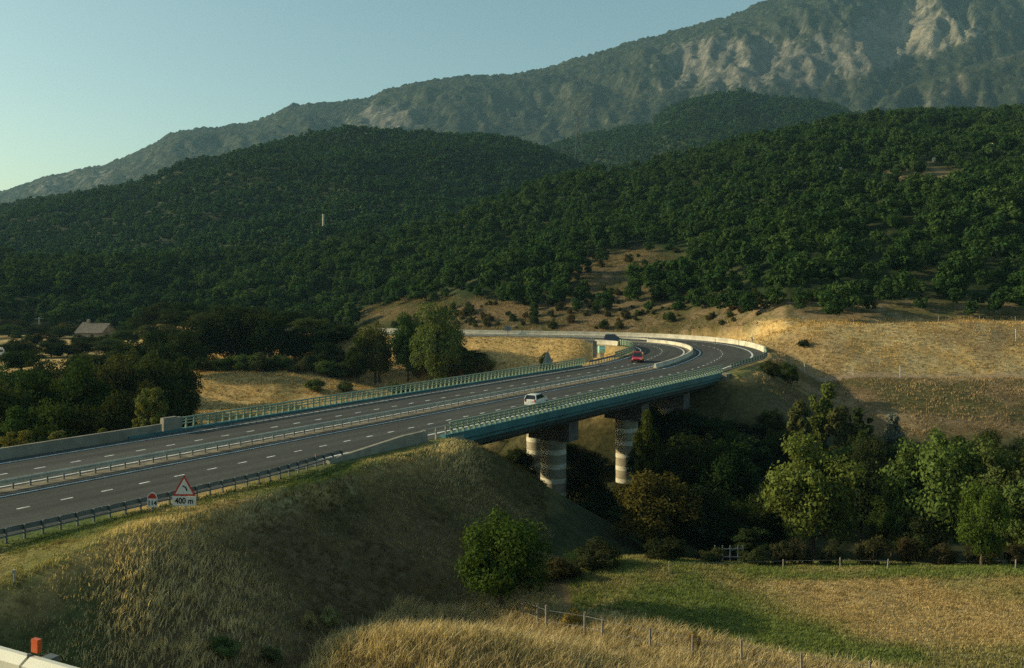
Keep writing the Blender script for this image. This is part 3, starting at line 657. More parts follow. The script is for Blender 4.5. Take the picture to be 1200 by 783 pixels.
# kilometre marker
D = 58.6; x = (178.5 - 600) / F * D; z0 = Hs(x, D)
km = empty('kilometre_marker', (x, D, z0), R(-4), 'small white kilometre marker reading 114 with red rounded top by the rail', 'road sign')
zb = zrow(594.5, D) - z0; ww = .64
m_ = MB(); m_.tube([(0, .05, -.3), (0, .05, zb + .5)], .035, 8); m_.build('post', M['zinc_dark'], km)
m_ = MB(); m_.box((0, 0, zb + .27), (ww, .03, .52)); pn = m_.build('number_plate_panel', M['white'], km); text_mesh('114', .40, plain('number_navy', (.02, .035, .06), .5), pn, (0, -.022, zb + .26))
m_ = MB(); m_.prism([(ww / 2 * math.cos(t), .40 * math.sin(t)) for t in np.linspace(0, math.pi, 17)], (1, 0, 0), (0, 0, 1), (0, .015, zb + .535), (0, -.03, 0)); tp = m_.build('rounded_top', M['white'], km)
m_ = MB(); m_.prism([(ww * .42 * math.cos(t), .32 * math.sin(t)) for t in np.linspace(0, math.pi, 17)], (1, 0, 0), (0, 0, 1), (0, -.0155, zb + .55), (0, -.004, 0)); m_.build('red_field', M['red'], tp)
# sign backs
s = s_at_px(641, -12.2, 120, 178); p, t = cpos(s, -12.2); dd = p[1]
sb = empty('warning_sign', (p[0], p[1], -.3), R(12), 'grey back of a triangular sign standing behind the far railing', 'road sign')
zz = zrow(427, dd) + .3
m_ = MB(); m_.tube([(0, -.06, 0), (0, -.06, zz + 1.0)], .05, 8); m_.build('post', M['zinc_dark'], sb)
m_ = MB(); m_.prism(rounded_tri(1.75, 2.15), (1, 0, 0), (0, 0, 1), (0, 0, zz), (0, .03, 0)); m_.build('triangle_plate', M['signback'], sb)
p, t = cpos(s_at_px(596, 13.6, 240, 330), 14.0 - 1.0); dd = p[1]
sb = empty('road_sign', (p[0], p[1], 0), R(5), 'small dark square sign back standing at the cream outer barrier', 'road sign')
m_ = MB(); m_.tube([(0, -.05, -.3), (0, -.05, 1.9)], .05, 8); m_.build('post', M['zinc_dark'], sb)
m_ = MB(); m_.box((0, 0, 1.5), (1.5, .04, 1.1)); m_.build('plate', M['signback'], sb)

# ------------------------------------------------------------------ cars
def make_car(name, label, paint, loc, rz, Lc=3.95, Wc=1.72, Hc=1.47, style='hatch'):
    """x is forward"""
    root = empty(name, loc, rz, label, 'car')
    hw = Wc / 2
    # stations along x: (x, belt z, roof z, half width belt, half width roof)
    if style == 'hatch':
        low = [(-1.0, .42, .80, .80), (-.97, .36, .92, .92), (-.75, .30, .96, .99), (-.3, .28, .96, 1.0), (.3, .28, .95, 1.0), (.55, .29, .90, .99), (.82, .33, .80, .95), (.95, .40, .70, .86), (1.0, .45, .62, .72)]
    vs = []; fs = []; n = 8
    for (u, zb, zt_, wf) in low:
        X = u * Lc / 2; w = hw * wf
        vs += [(X, -w * .90, zb), (X, -w, zb + .14), (X, -w, zb + (zt_ - zb) * .62), (X, -w * .93, zt_), (X, w * .93, zt_), (X, w, zb + (zt_ - zb) * .62), (X, w, zb + .14), (X, w * .90, zb)]
    for i in range(len(low) - 1):
        for k in range(n): a = i * n + k; b_ = i * n + (k + 1) % n; fs.append((a, b_, b_ + n, a + n))
    fs += [tuple(range(n)), tuple(range((len(low) - 1) * n, len(low) * n))]
    m_ = MB(); m_.add(vs, fs)
    # greenhouse roof and pillars
    zr = Hc; wr = hw * .74; wb = hw * .93; zb = .945
    xr0, xr1 = -.80 * Lc / 2, .02 * Lc / 2; xb0, xb1 = -.955 * Lc / 2, .50 * Lc / 2
    m_.add([(xr0, -wr, zr - .05), (xr1, -wr, zr - .02), (xr1, wr, zr - .02), (xr0, wr, zr - .05), (xr0 + .08, -wr * .8, zr + .02), (xr1 - .1, -wr * .8, zr + .03), (xr1 - .1, wr * .8, zr + .03), (xr0 + .08, wr * .8, zr + .02)],
           [(0, 1, 5, 4), (1, 2, 6, 5), (2, 3, 7, 6), (3, 0, 4, 7), (4, 5, 6, 7), (3, 2, 1, 0)])
    body = m_.build('body', paint, root, True)
    bv = body.modifiers.new('soft', 'BEVEL'); bv.width = .04; bv.segments = 2; bv.limit_method = 'ANGLE'; bv.angle_limit = R(25)
    for sy in (-1, 1):
        for (xa, xb_, xc) in ((xb1 - .02, xr1, .09), (-.20, -.22, .08), (xb0 + .04, xr0, .16)):
            b = MB(); b.add([(xa, sy * wb, zb - .02), (xa - xc, sy * wb, zb - .02), (xb_ - xc, sy * wr, zr - .03), (xb_, sy * wr, zr - .03), (xa, sy * (wb - .06), zb - .02), (xa - xc, sy * (wb - .06), zb - .02), (xb_ - xc, sy * (wr - .06), zr - .03), (xb_, sy * (wr - .06), zr - .03)],
                             [(0, 1, 2, 3), (4, 7, 6, 5), (0, 4, 5, 1), (1, 5, 6, 2), (2, 6, 7, 3), (3, 7, 4, 0)]); b.build('pillar', paint, root)
    def pane(nm, q, th=.02):
        q = [np.array(k, float) for k in q]; nrm = np.cross(q[1] - q[0], q[2] - q[0]); nrm /= np.linalg.norm(nrm)
        b = MB(); b.add(q + [k - nrm * th for k in q], [(0, 1, 2, 3), (7, 6, 5, 4), (0, 4, 5, 1), (1, 5, 6, 2), (2, 6, 7, 3), (3, 7, 4, 0)]); return b.build(nm, M['glass'], root)
    i_ = .03
    pane('windscreen', [(xb1 - .03, -wb + i_, zb - .02), (xb1 - .03, wb - i_, zb - .02), (xr1 - .01, wr - i_, zr - .03), (xr1 - .01, -wr + i_, zr - .03)])
    pane('rear_window', [(xb0 + .05, wb - i_, zb - .02), (xb0 + .05, -wb + i_, zb - .02), (xr0 + .01, -wr + i_, zr - .05), (xr0 + .01, wr - i_, zr - .05)])
    for sy in (-1, 1):
        pane('side_window', [(xb1 - .1, sy * (wb - .015), zb - .02), (xb0 + .08, sy * (wb - .015), zb - .02), (xr0 + .02, sy * (wr - .01), zr - .04), (xr1 - .05, sy * (wr - .01), zr - .03)])
    for sx in (-.62, .62):
        for sy in (-1, 1):
            b = MB(); b.tube([(sx * Lc / 2, sy * (hw - .19), .30), (sx * Lc / 2, sy * (hw + .01), .30)], .30, 20); wl = b.build('wheel', M['tyre'], root, True)
            b = MB(); b.tube([(sx * Lc / 2, sy * (hw - .05), .30), (sx * Lc / 2, sy * (hw + .02), .30)], .19, 14); b.build('rim', M['rim'], wl)
    for sy in (-1, 1):
        b = MB(); b.box((.935 * Lc / 2, sy * hw * .62, .62), (.18, .36, .16), sy * -.25); b.build('headlight', M['lamp'], root)
        b = MB(); b.box((-.985 * Lc / 2, sy * hw * .74, .78), (.09, .17, .26)); b.build('tail_light', M['tail'], root)
        b = MB(); b.box((.36 * Lc / 2, sy * (hw + .05), .98), (.12, .20, .14)); b.build('wing_mirror', paint, root)
    b = MB(); b.box((-1.0 * Lc / 2 - .005, 0, .62), (.03, .52, .12)); b.build('number_plate', M['plate'], root)
    b = MB(); b.box((-.985 * Lc / 2, 0, .40), (.16, Wc * .86, .2)); b.build('bumper', paint, root)
    b = MB(); b.box((1.0 * Lc / 2 + .0, 0, .42), (.05, Wc * .6, .16)); b.build('grille', M['black'], root)
    return root
def car_on(px, off, s0, s1, forward):
    s = s_at_px(px, off, s0, s1); p, t = cpos(s, off); a = math.atan2(t[1], t[0]); return (p[0], p[1], .004), a + (0 if forward else math.pi)
l_, a_ = car_on(628, 7.4, 100, 170, True)
make_car('parked_car'.replace('parked_', 'hatchback_'), 'white hatchback driving away across the viaduct behind the near railing', car_paint('white_paint', (.62, .62, .58)), l_, a_ + R(9), 3.4, 1.60, 1.42)
l_, a_ = car_on(747, -6.0, 165, 200, False)
make_car('hatchback_car', 'bright red hatchback coming round the bend towards the viaduct', car_paint('red_paint', (.42, .012, .025)), l_, a_ + R(12), 4.2, 1.85, 1.62)
l_, a_ = car_on(720, -5.2, 208, 250, False)
make_car('hatchback_car', 'dark blue car further round the bend beside the pale inner rail', car_paint('navy_paint', (.012, .022, .055)), l_, a_ + R(20), 4.3, 1.85, 1.75)

# ------------------------------------------------------------------ trees
def on_row(px, py, lo=45, hi=90):
    ds = np.arange(lo, hi, .4); x = (px - CX) / F * ds; z = H(x, ds); i = int(np.argmin(np.abs(HY - F * (z - CAMZ) / ds - py))); return np.array([x[i], ds[i], z[i]])
def crown_np(seed, shape='broad', leaves=3500, size=.30, H_=10.0, lobes=26, trunk=.22):
    """leaf quads of a crown about H_ metres tall, foot at z=0"""
    g = np.random.default_rng(seed); z0 = H_ * trunk
    if shape == 'broad': rx, zc, rz = H_ * .42, z0 + (H_ - z0) * .50, (H_ - z0) * .50
    elif shape == 'tall': rx, zc, rz = H_ * .26, z0 + (H_ - z0) * .48, (H_ - z0) * .52
    elif shape == 'poplar': rx, zc, rz = H_ * .15, z0 + (H_ - z0) * .46, (H_ - z0) * .54
    else: rx, zc, rz = H_ * .58, H_ * .46, H_ * .50
    cen = []; rad = []
    for i in range(lobes):
        v = g.normal(size=3); v /= np.linalg.norm(v); k = g.uniform(.35, .86) if shape != 'bush' else g.uniform(.3, .8)
        p = v * k * np.array([rx, rx, rz]);
        if shape in ('broad', 'tall') and p[2] < -.55 * rz: p[2] *= .6
        p[2] += zc; cen.append(p); rad.append(g.uniform(.15, .38) * rx * (1.25 if shape == 'poplar' else 1.0))
    cen = np.array(cen); rad = np.array(rad)
    w = rad ** 2 / (rad ** 2).sum(); pick = g.choice(lobes, leaves, p=w)
    v = g.normal(size=(leaves, 3)); v /= np.linalg.norm(v, axis=1)[:, None]
    rr = rad[pick] * g.uniform(.25, 1.0, leaves) ** .6 * g.choice([1.0, 1.12, 1.32], leaves, p=[.7, .2, .1])
    P = cen[pick] + v * rr[:, None] * np.array([1, 1, .85])
    P[:, 2] = np.maximum(P[:, 2], .02 * H_)
    axis = P - np.array([0, 0, zc]); axis /= (np.linalg.norm(axis, axis=1)[:, None] + 1e-6)
    nrm = v * .7 + axis * .35 + g.normal(size=(leaves, 3)) * .55 + np.array([0, 0, .25]); nrm /= np.linalg.norm(nrm, axis=1)[:, None]
    a = np.cross(nrm, g.normal(size=(leaves, 3))); a /= np.linalg.norm(a, axis=1)[:, None]; b = np.cross(nrm, a)
    sz = size * g.uniform(.55, 1.35, leaves)[:, None]
    a = a * sz; b = b * sz * .62
    V = np.stack([P - a, P - b * .9 + a * .1, P + a, P + b + nrm * sz * .15], 1).reshape(-1, 3)
    Fc = np.arange(leaves * 4).reshape(-1, 4)
    return V, Fc, cen
def trunk_mb(seed, H_, trunk, cen, r0=None):
    g = np.random.default_rng(seed + 99); m_ = MB(); r0 = r0 or H_ * .024; zt_ = H_ * (trunk + .35)
    bend = g.normal(size=(4, 2)) * H_ * .012
    pts = [(bend[i][0] * i, bend[i][1] * i, -.4 + (zt_ + .4) * i / 3) for i in range(4)]
    m_.tube(pts, [r0 * 1.25, r0, r0 * .7, r0 * .3], 8)
    for c in cen[:: max(1, len(cen) // 9)]:
        st = np.array(pts[1]) * .5 + np.array(pts[2]) * .5; mid = (st + c) / 2 + g.normal(size=3) * H_ * .02
        m_.tube([st, mid, c], [r0 * .5, r0 * .3, r0 * .1], 6)
    return m_
TREES = {}
def tree_proto(key, seed, shape, leaves, size, H_=10., lobes=26, trunk=.2):
    V, Fc, cen = crown_np(seed, shape, leaves, size, H_, lobes, trunk)
    cm = fast_mesh('crown', V, Fc, [M['leaf']]); tm = None
    if shape != 'bush':
        mb_ = trunk_mb(seed, H_, trunk, cen); tm = bpy.data.meshes.new('trunk'); tm.from_pydata(mb_.v, [], mb_.f); tm.materials.append(M['bark'])
    else:
        mb_ = MB(); g = np.random.default_rng(seed)
        for k in range(5): q = g.normal(size=2) * H_ * .22; mb_.tube([(q[0] * .2, q[1] * .2, -.2), (q[0], q[1], H_ * .5)], [H_ * .02, H_ * .008], 5)
        tm = bpy.data.meshes.new('stems'); tm.from_pydata(mb_.v, [], mb_.f); tm.materials.append(M['bark'])
    TREES[key] = (cm, tm, shape)
for i in range(4): tree_proto(f'broad{i}', 10 + i, 'broad', 15000, .155, lobes=64, trunk=.04)
for i in range(3): tree_proto(f'tall{i}', 20 + i, 'tall', 10000, .16, lobes=44, trunk=.10)
for i in range(2): tree_proto(f'poplar{i}', 30 + i, 'poplar', 4200, .19, lobes=40, trunk=.08)
for i in range(3): tree_proto(f'bush{i}', 40 + i, 'bush', 5000, .30, lobes=30)
def tree(key, name, px, D, top=None, width=None, h=None, col=(.05, .075, .02), label=None, cat='tree', group=None, rz=None, sink=.15):
    cm, tm, shape = TREES[key]; p = at(px, D); z = p[2] - sink
    if h is None: h = max(1.0, (zrow(top, D) - z) * 1.05)
    nat = dict(broad=8.6, tall=5.6, poplar=3.4, bush=12.0)[shape]
    wm = width * D / F if width else nat * h / 10
    h = max(h, .5 * wm)
    root = empty(name, (p[0], p[1], z), random.uniform(0, 6.28) if rz is None else rz, label, cat, group)
    root.scale = (wm / nat, wm / nat, h / 10)
    o = bpy.data.objects.new('crown' if shape != 'bush' else 'foliage', cm); link(o, root); o.color = (*[max(.004, k * random.uniform(.85, 1.15)) for k in col], 1)
    t = bpy.data.objects.new('trunk' if shape != 'bush' else 'stems', tm); link(t, root)
    return root
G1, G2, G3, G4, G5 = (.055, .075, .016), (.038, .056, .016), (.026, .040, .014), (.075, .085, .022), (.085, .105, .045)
# around the near field
tree('broad0', 'field_tree', 586, 61, 590, 122, col=(.060, .085, .020), label='full round green tree standing alone below the embankment')
tree('broad1', 'river_tree', 765, 84, 546, 118, col=(.085, .082, .018), label='yellow-tinged round tree right in front of the banded piers')
tree('tall0', 'river_tree', 757, 98, 478, 42, col=G1, label='slim tree reaching up to the viaduct edge beside the banded pier')
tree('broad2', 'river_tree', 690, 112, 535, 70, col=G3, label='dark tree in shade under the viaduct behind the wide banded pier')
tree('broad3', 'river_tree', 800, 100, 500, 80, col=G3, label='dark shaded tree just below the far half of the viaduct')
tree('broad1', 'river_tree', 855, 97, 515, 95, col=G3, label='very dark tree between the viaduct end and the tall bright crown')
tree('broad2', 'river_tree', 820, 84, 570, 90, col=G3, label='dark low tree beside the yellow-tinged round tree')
tree('broad1', 'river_tree', 952, 84, 506, 122, col=(.115, .140, .036), label='tall bright-topped tree in the middle of the riverside wood')  # leaf colour raised so the crown looks sunlit
tree('broad3', 'river_tree', 905, 88, 560, 70, col=G2, label='mid green tree low on the flank of the bright-topped tree')
tree('broad0', 'river_tree', 1010, 95, 540, 90, col=G3, label='very dark tree in the gap between the two bright crowns')
tree('broad0', 'river_tree', 1100, 82, 494, 130, col=(.105, .130, .034), label='largest bright green tree at the edge of the mown field')  # sunlit look put into the lighter leaf colour
tree('broad1', 'river_tree', 1172, 80, 510, 105, col=(.085, .110, .030), label='broad green tree beyond the largest one at the field corner')
tree('broad3', 'river_tree', 1150, 72, 560, 62, col=(.075, .095, .024), label='shorter light green tree in front of the field corner trees')
tree('broad2', 'river_tree', 1225, 78, 530, 110, col=G2, label='green tree cut by the frame edge at the field corner')
tree('broad2', 'river_tree', 1045, 88, 585, 60, col=G2, label='small green tree at the foot of the largest bright tree')
tree('tall1', 'river_tree', 1062, 84, 520, 62, col=(.10, .125, .035), label='bright narrow tree leaning on the left flank of the largest tree')  # added tree, leaf colour lightened to look like a sunlit crown
tree('tall2', 'river_tree', 1205, 76, 545, 70, col=(.095, .12, .034), label='light green tree at the frame edge above the field corner hedge')  # also added, with sunlight put into its leaf colour
tree('poplar0', 'poplar', 938, 118, 452, 34, col=(.08, .105, .03), label='first young poplar above the bright-topped tree', group=None)
tree('poplar1', 'poplar', 962, 122, 444, 40, col=(.08, .105, .03), label='tallest young poplar of the clump on the valley side')
tree('poplar0', 'poplar', 986, 119, 460, 38, col=(.08, .105, .03), label='young poplar nearest the pale silver tree')
tree('poplar1', 'poplar', 1012, 117, 474, 34, col=G2, label='dark short poplar between the clump and the pale silver tree')
tree('poplar0', 'silver_tree', 1047, 119, 471, 26, col=(.17, .18, .125), label='pale silver-leaved young tree below the dirt track')
tree('broad3', 'river_tree', 905, 128, 478, 40, col=G2, label='small dark tree under the outer corner of the bend')
tree('bush0', 'bush', 905, 150, 420, 30, col=G2, label='green bush just outside the bend corner rail', cat='bush')
tree('bush1', 'bush', 925, 152, 424, 26, col=G2, label='second green bush outside the bend by the track end', cat='bush')
tree('bush2', 'bush', 941, 180, 402, 20, col=G3, label='dark bush at the corner of the golden slope', cat='bush')
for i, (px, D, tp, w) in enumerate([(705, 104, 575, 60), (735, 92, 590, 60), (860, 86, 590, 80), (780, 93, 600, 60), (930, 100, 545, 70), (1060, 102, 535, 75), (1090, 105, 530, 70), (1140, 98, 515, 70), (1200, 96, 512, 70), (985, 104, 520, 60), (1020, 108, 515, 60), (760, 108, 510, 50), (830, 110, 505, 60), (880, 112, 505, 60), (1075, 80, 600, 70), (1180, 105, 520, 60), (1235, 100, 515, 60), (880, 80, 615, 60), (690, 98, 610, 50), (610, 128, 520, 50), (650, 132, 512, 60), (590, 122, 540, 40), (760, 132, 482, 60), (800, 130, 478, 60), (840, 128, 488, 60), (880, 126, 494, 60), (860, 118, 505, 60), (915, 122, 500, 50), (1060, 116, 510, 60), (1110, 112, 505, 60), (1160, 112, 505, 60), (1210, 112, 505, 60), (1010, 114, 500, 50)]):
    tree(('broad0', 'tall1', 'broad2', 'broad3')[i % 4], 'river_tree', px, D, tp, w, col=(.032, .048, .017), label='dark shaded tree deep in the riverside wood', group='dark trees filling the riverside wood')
# bushes on the field edge
for i, (px, w, tp, lb) in enumerate([(915, 34, 627, 'first rounded broom bush left of the hedge row behind the field'), (938, 36, 630, 'neat round broom bush next to the first one behind the field'), (972, 34, 631, 'neat round broom bush standing by the field gate post'), (1022, 48, 622, 'wide olive bush in the hedge row behind the field'), (1062, 30, 628, 'reddish narrow bush between wide olive bushes behind the field'), (1106, 40, 634, 'low olive bush below the largest bright tree'), (1150, 46, 630, 'olive bush near the end of the hedge row'), (1190, 44, 636, 'last olive bush of the hedge row at the field corner'), (882, 44, 640, 'low dark bush in the shaded corner of the field hedge'), (836, 44, 642, 'dark bush behind the pale hurdle')]):
    tree(f'bush{i % 3}', 'bush', px, 73.5, tp, w, col=(.05, .055, .022) if i != 4 else (.075, .05, .025), label=lb, cat='bush', group='bushes along the far field edge')
for (px, D, tp, w, c, lb) in [(660, 68, 652, 60, (.055, .055, .022), 'olive scrub bush right of the lone round tree'), (700, 70, 655, 70, (.045, .046, .02), 'wide brown-green scrub bush at the embankment foot'), (780, 73, 648, 60, G3, 'dark scrub bush below the yellow-tinged tree'), (672, 57.5, 713, 36, (.30, .26, .07), 'small yellow bush among fence posts in the tall grass'), (812, 54, 733, 22, (.26, .20, .06), 'golden climbing plant hanging on a fence post'), (386, 58, 706, 30, (.30, .30, .13), 'tall pale weed in front of the dark embankment'), (362, 57.5, 712, 24, (.28, .28, .12), 'shorter pale weed beside the tall one under the embankment'), (262, 44, 728, 50, (.14, .18, .06), 'leafy green weed clump at the bottom of the grassy bank'), (318, 47, 736, 30, (.14, .18, .07), 'small leafy weed clump before the golden grass')]:
    if 'weed' in lb: tree(random.choice(['bush0', 'bush1', 'bush2']), 'weed', px, on_row(px, {386: 733, 362: 738, 262: 768, 318: 776}[px], 36, 75)[1], None, w, h=1.0 if D < 50 else 1.2, col=c, label=lb, cat='weed')
    else: tree(random.choice(['bush0', 'bush1', 'bush2']), 'bush', px, D, tp, w, col=c, label=lb, cat='bush')
# behind the far barrier
for i, (px, D, tp, w, k, lb) in enumerate([(8, 104, 436, 90, 'broad0', 'dark broad tree at the frame edge behind the far barrier'), (48, 108, 428, 95, 'broad1', 'dark broad tree second from the frame edge behind the barrier'), (92, 106, 424, 90, 'broad2', 'dark broad tree below the old stone house'), (135, 112, 410, 95, 'broad3', 'tall dark tree between stone house and barrier end block'), (178, 114, 402, 85, 'broad0', 'dark tree above the barrier end block'), (205, 120, 412, 60, 'tall1', 'narrow dark tree closing the row beside the golden bank'), (60, 96, 460, 80, 'broad3', 'lower dark tree in front of the row behind the barrier'), (125, 98, 455, 90, 'broad1', 'lower dark tree in the middle of the row behind the barrier'), (-30, 100, 440, 90, 'broad2', 'dark tree mostly outside the frame behind the barrier'), (15, 94, 475, 70, 'tall0', 'low dark tree at the frame edge, nearest to the barrier'), (170, 104, 450, 60, 'broad2', 'dark tree behind the slender light green sapling')]):
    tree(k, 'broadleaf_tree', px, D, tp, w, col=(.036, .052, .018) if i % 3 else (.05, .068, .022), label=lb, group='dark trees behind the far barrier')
for (px, D, tp, w, lb) in [(20, 84, 504, 44, 'wide light green sapling clump by the barrier, nearest the frame edge'), (46, 84.5, 516, 26, 'low light green sapling between two taller ones at the barrier'), (69, 86, 497, 28, 'pointed light green sapling behind the middle of the barrier'), (120, 89, 496, 18, 'thin light green sapling standing alone at the barrier'), (176, 93, 453, 44, 'slender tall light green sapling before the end block'), (155, 91, 498, 30, 'short light green sapling at the foot of the tall one')]:
    tree('poplar0' if w < 40 else 'tall0', 'sapling', px, D, tp, w, col=(.13, .16, .045), label=lb, group='light green saplings along the barrier')
G1, G2 = (.072, .100, .030), (.048, .070, .024)
# middle distance
for i, (px, D, tp, w, k, c, lb) in enumerate([(440, 193, 372, 52, 'broad0', (.07, .095, .03), 'round green tree left of the pale feathery ones beyond the bank'), (478, 192, 364, 46, 'broad1', (.055, .08, .026), 'dark tree with two tops in the clump beyond the bank'), (512, 186, 357, 62, 'broad2', (.085, .115, .035), 'tallest feathery green tree of the clump beyond the bank'), (528, 194, 376, 40, 'broad3', G2, 'green tree at the clump end beside the cream barrier'), (445, 193, 392, 34, 'tall0', (.10, .13, .045), 'light narrow tree in front of the clump beyond the bank'), (420, 191, 394, 34, 'broad2', G3, 'dark tree at the shaded start of the clump'), (556, 193, 410, 36, 'broad1', G3, 'dark low tree in the hollow inside the bend'), (560, 190, 412, 48, 'bush0', G1, 'round light green bush behind the far railing'), (540, 188, 400, 40, 'tall2', G2, 'green tree between the clump and the hollow'), (490, 193, 396, 60, 'bush1', G2, 'low green thicket in front of the clump'), (525, 192, 398, 50, 'bush2', G2, 'low green thicket under the tallest feathery tree'), (270, 203, 352, 70, 'broad3', G3, 'big dark oak above the golden bank'), (310, 201, 358, 60, 'broad0', G3, 'big dark oak with a pale tree beside it'), (345, 204, 380, 50, 'broad1', G3, 'dark oak at the end of the golden bank'), (235, 198, 372, 60, 'broad2', G3, 'dark oak nearest the barrier trees above the golden bank'), (385, 196, 402, 50, 'broad2', G3, 'low dark tree in the shade behind the golden bank'), (318, 202, 376, 12, 'poplar1', (.20, .20, .15), 'pale bleached tree among dark oaks'), (290, 200, 400, 40, 'broad1', G3, 'smaller dark oak right behind the golden bank'), (368, 178, 458, 34, 'bush1', G1, 'low green bush on the golden bank near the railing'), (404, 180, 456, 26, 'bush2', G1, 'small green bush in the middle of the golden bank'), (470, 182, 448, 40, 'bush0', G2, 'flat green bush on the shaded part of the bank'), (640, 188, 412, 22, 'bush2', G2, 'dark bush on the golden slope inside the bend')]):
    tree(k, 'bush' if k.startswith('bush') else 'broadleaf_tree', px, D, tp, w, col=c, label=lb, cat='bush' if k.startswith('bush') else 'tree')
for i, (px, D, tp, w) in enumerate([(5, 150, 425, 70), (45, 165, 420, 70), (85, 150, 418, 70), (120, 172, 410, 70), (155, 160, 404, 60), (190, 170, 398, 60), (215, 185, 388, 50), (25, 190, 424, 60), (100, 192, 414, 50), (150, 195, 402, 60), (185, 198, 388, 60), (215, 150, 420, 50), (65, 130, 440, 80), (240, 214, 376, 60), (275, 222, 372, 60), (330, 220, 372, 60), (365, 212, 384, 56), (395, 208, 392, 50), (300, 240, 366, 60), (350, 236, 374, 60), (410, 216, 384, 40), (260, 250, 364, 60), (220, 262, 370, 60), (200, 280, 372, 60), (390, 200, 408, 44), (372, 205, 386, 50), (345, 205, 390, 44), (165, 300, 384, 40), (195, 310, 380, 40), (230, 300, 376, 44), (265, 290, 372, 44), (300, 285, 370, 44), (340, 280, 368, 44), (375, 270, 372, 44), (175, 270, 392, 44), (205, 250, 388, 50), (240, 245, 384, 50), (150, 322, 380, 36), (70, 318, 388, 30), (40, 322, 386, 30), (10, 325, 384, 34), (-15, 318, 388, 34), (90, 230, 412, 40), (60, 228, 418, 40), (125, 232, 408, 44), (20, 225, 424, 44), (285, 262, 374, 50), (320, 258, 372, 50), (360, 250, 376, 44), (140, 345, 374, 36), (110, 350, 372, 30)]):
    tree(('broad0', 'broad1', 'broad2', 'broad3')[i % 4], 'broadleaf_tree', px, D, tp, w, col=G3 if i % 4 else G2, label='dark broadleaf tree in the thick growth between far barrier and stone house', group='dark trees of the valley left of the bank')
for i, px in enumerate(range(222, 430, 16)):
    tree(f'bush{i % 3}', 'bush', px + random.uniform(-5, 5), random.uniform(188, 197), None, random.uniform(30, 46), h=random.uniform(2.5, 4.6), col=[G2, G1, (.07, .075, .03)][i % 3], label='green shrub in the hedge along the top of the golden bank', cat='bush', group='shrubs along the golden bank')
# left distance
for i in range(22):
    tree(f'bush{i % 3}', 'bush', random.uniform(-15, 110), random.uniform(232, 312), None, None, h=random.uniform(2.0, 4.5), col=[(.05, .055, .02), (.04, .055, .02), (.07, .07, .03)][i % 3], label='olive shrub on the dry rise around the stone house', cat='bush', group='shrubs around the stone house')
for (px, D, tp, w, lb, k, c) in [(35.5, 290, 406, 3.6, 'tall thin cypress below the telegraph pole', 'poplar0', (.012, .02, .01)), (23, 285, 413, 4.0, 'shorter thin cypress beside the white van', 'poplar1', (.012, .02, .01)), (62, 270, 408, 32, 'rounded dark tree left of the stone house', 'broad1', G3), (105, 275, 404, 30, 'dark tree right under the stone house wall', 'broad2', G3), (150, 262, 392, 40, 'green tree right of the stone house', 'broad0', G2), (185, 240, 378, 60, 'large green tree between stone house and oaks', 'broad3', G2), (215, 250, 366, 50, 'green tree rising behind the oaks', 'broad1', G2), (135, 255, 408, 40, 'low tree in front of the stone house', 'bush1', G2), (92, 292, 399, 26, 'dark bush hiding the foot of the stone house wall', 'bush2', G3), (122, 290, 396, 34, 'dark bush in front of the stone house lean-to', 'bush0', G2), (140, 288, 392, 30, 'dark tree at the right end of the stone house', 'broad3', G3), (80, 330, 378, 40, 'olive tree on the rise behind the stone house', 'bush0', (.05, .055, .02)), (50, 335, 384, 30, 'olive bush on the rise by the telegraph pole', 'bush2', (.05, .055, .02)), (12, 340, 384, 40, 'olive thicket on the rise at the frame edge', 'bush1', (.05, .055, .02))]:
    tree(k, 'cypress' if 'cypress' in lb else 'broadleaf_tree', px, D, tp, w, col=c, label=lb)
# scrub bushes on the slopes above the bend
g = np.random.default_rng(5); n = 0
while n < 240:
    px = g.uniform(560, 1190) if n < 135 else g.uniform(400, 560) if n < 190 else g.uniform(650, 820); D = g.uniform(205, 285) if n < 190 else g.uniform(240, 340); p = at(px, D); py = row(p[2], D)
    lo, hi = (340, 388) if px < 880 else (348, 379)
    if n >= 190: lo, hi = 296, 350
    if not (lo < py < hi): continue
    s_, d_ = road_dist(np.array([p[0]]), np.array([p[1]]))
    if abs(d_[0]) < 16: continue
    tree(f'bush{n % 3}', 'scrub_bush', px, D, None, None, h=g.uniform(.8, 3.2), col=[(.05, .058, .02), G2, (.075, .07, .03)][n % 3], label='small olive scrub bush on the dry slope below the wood', cat='bush', group='scrub bushes on the dry slope'); n += 1

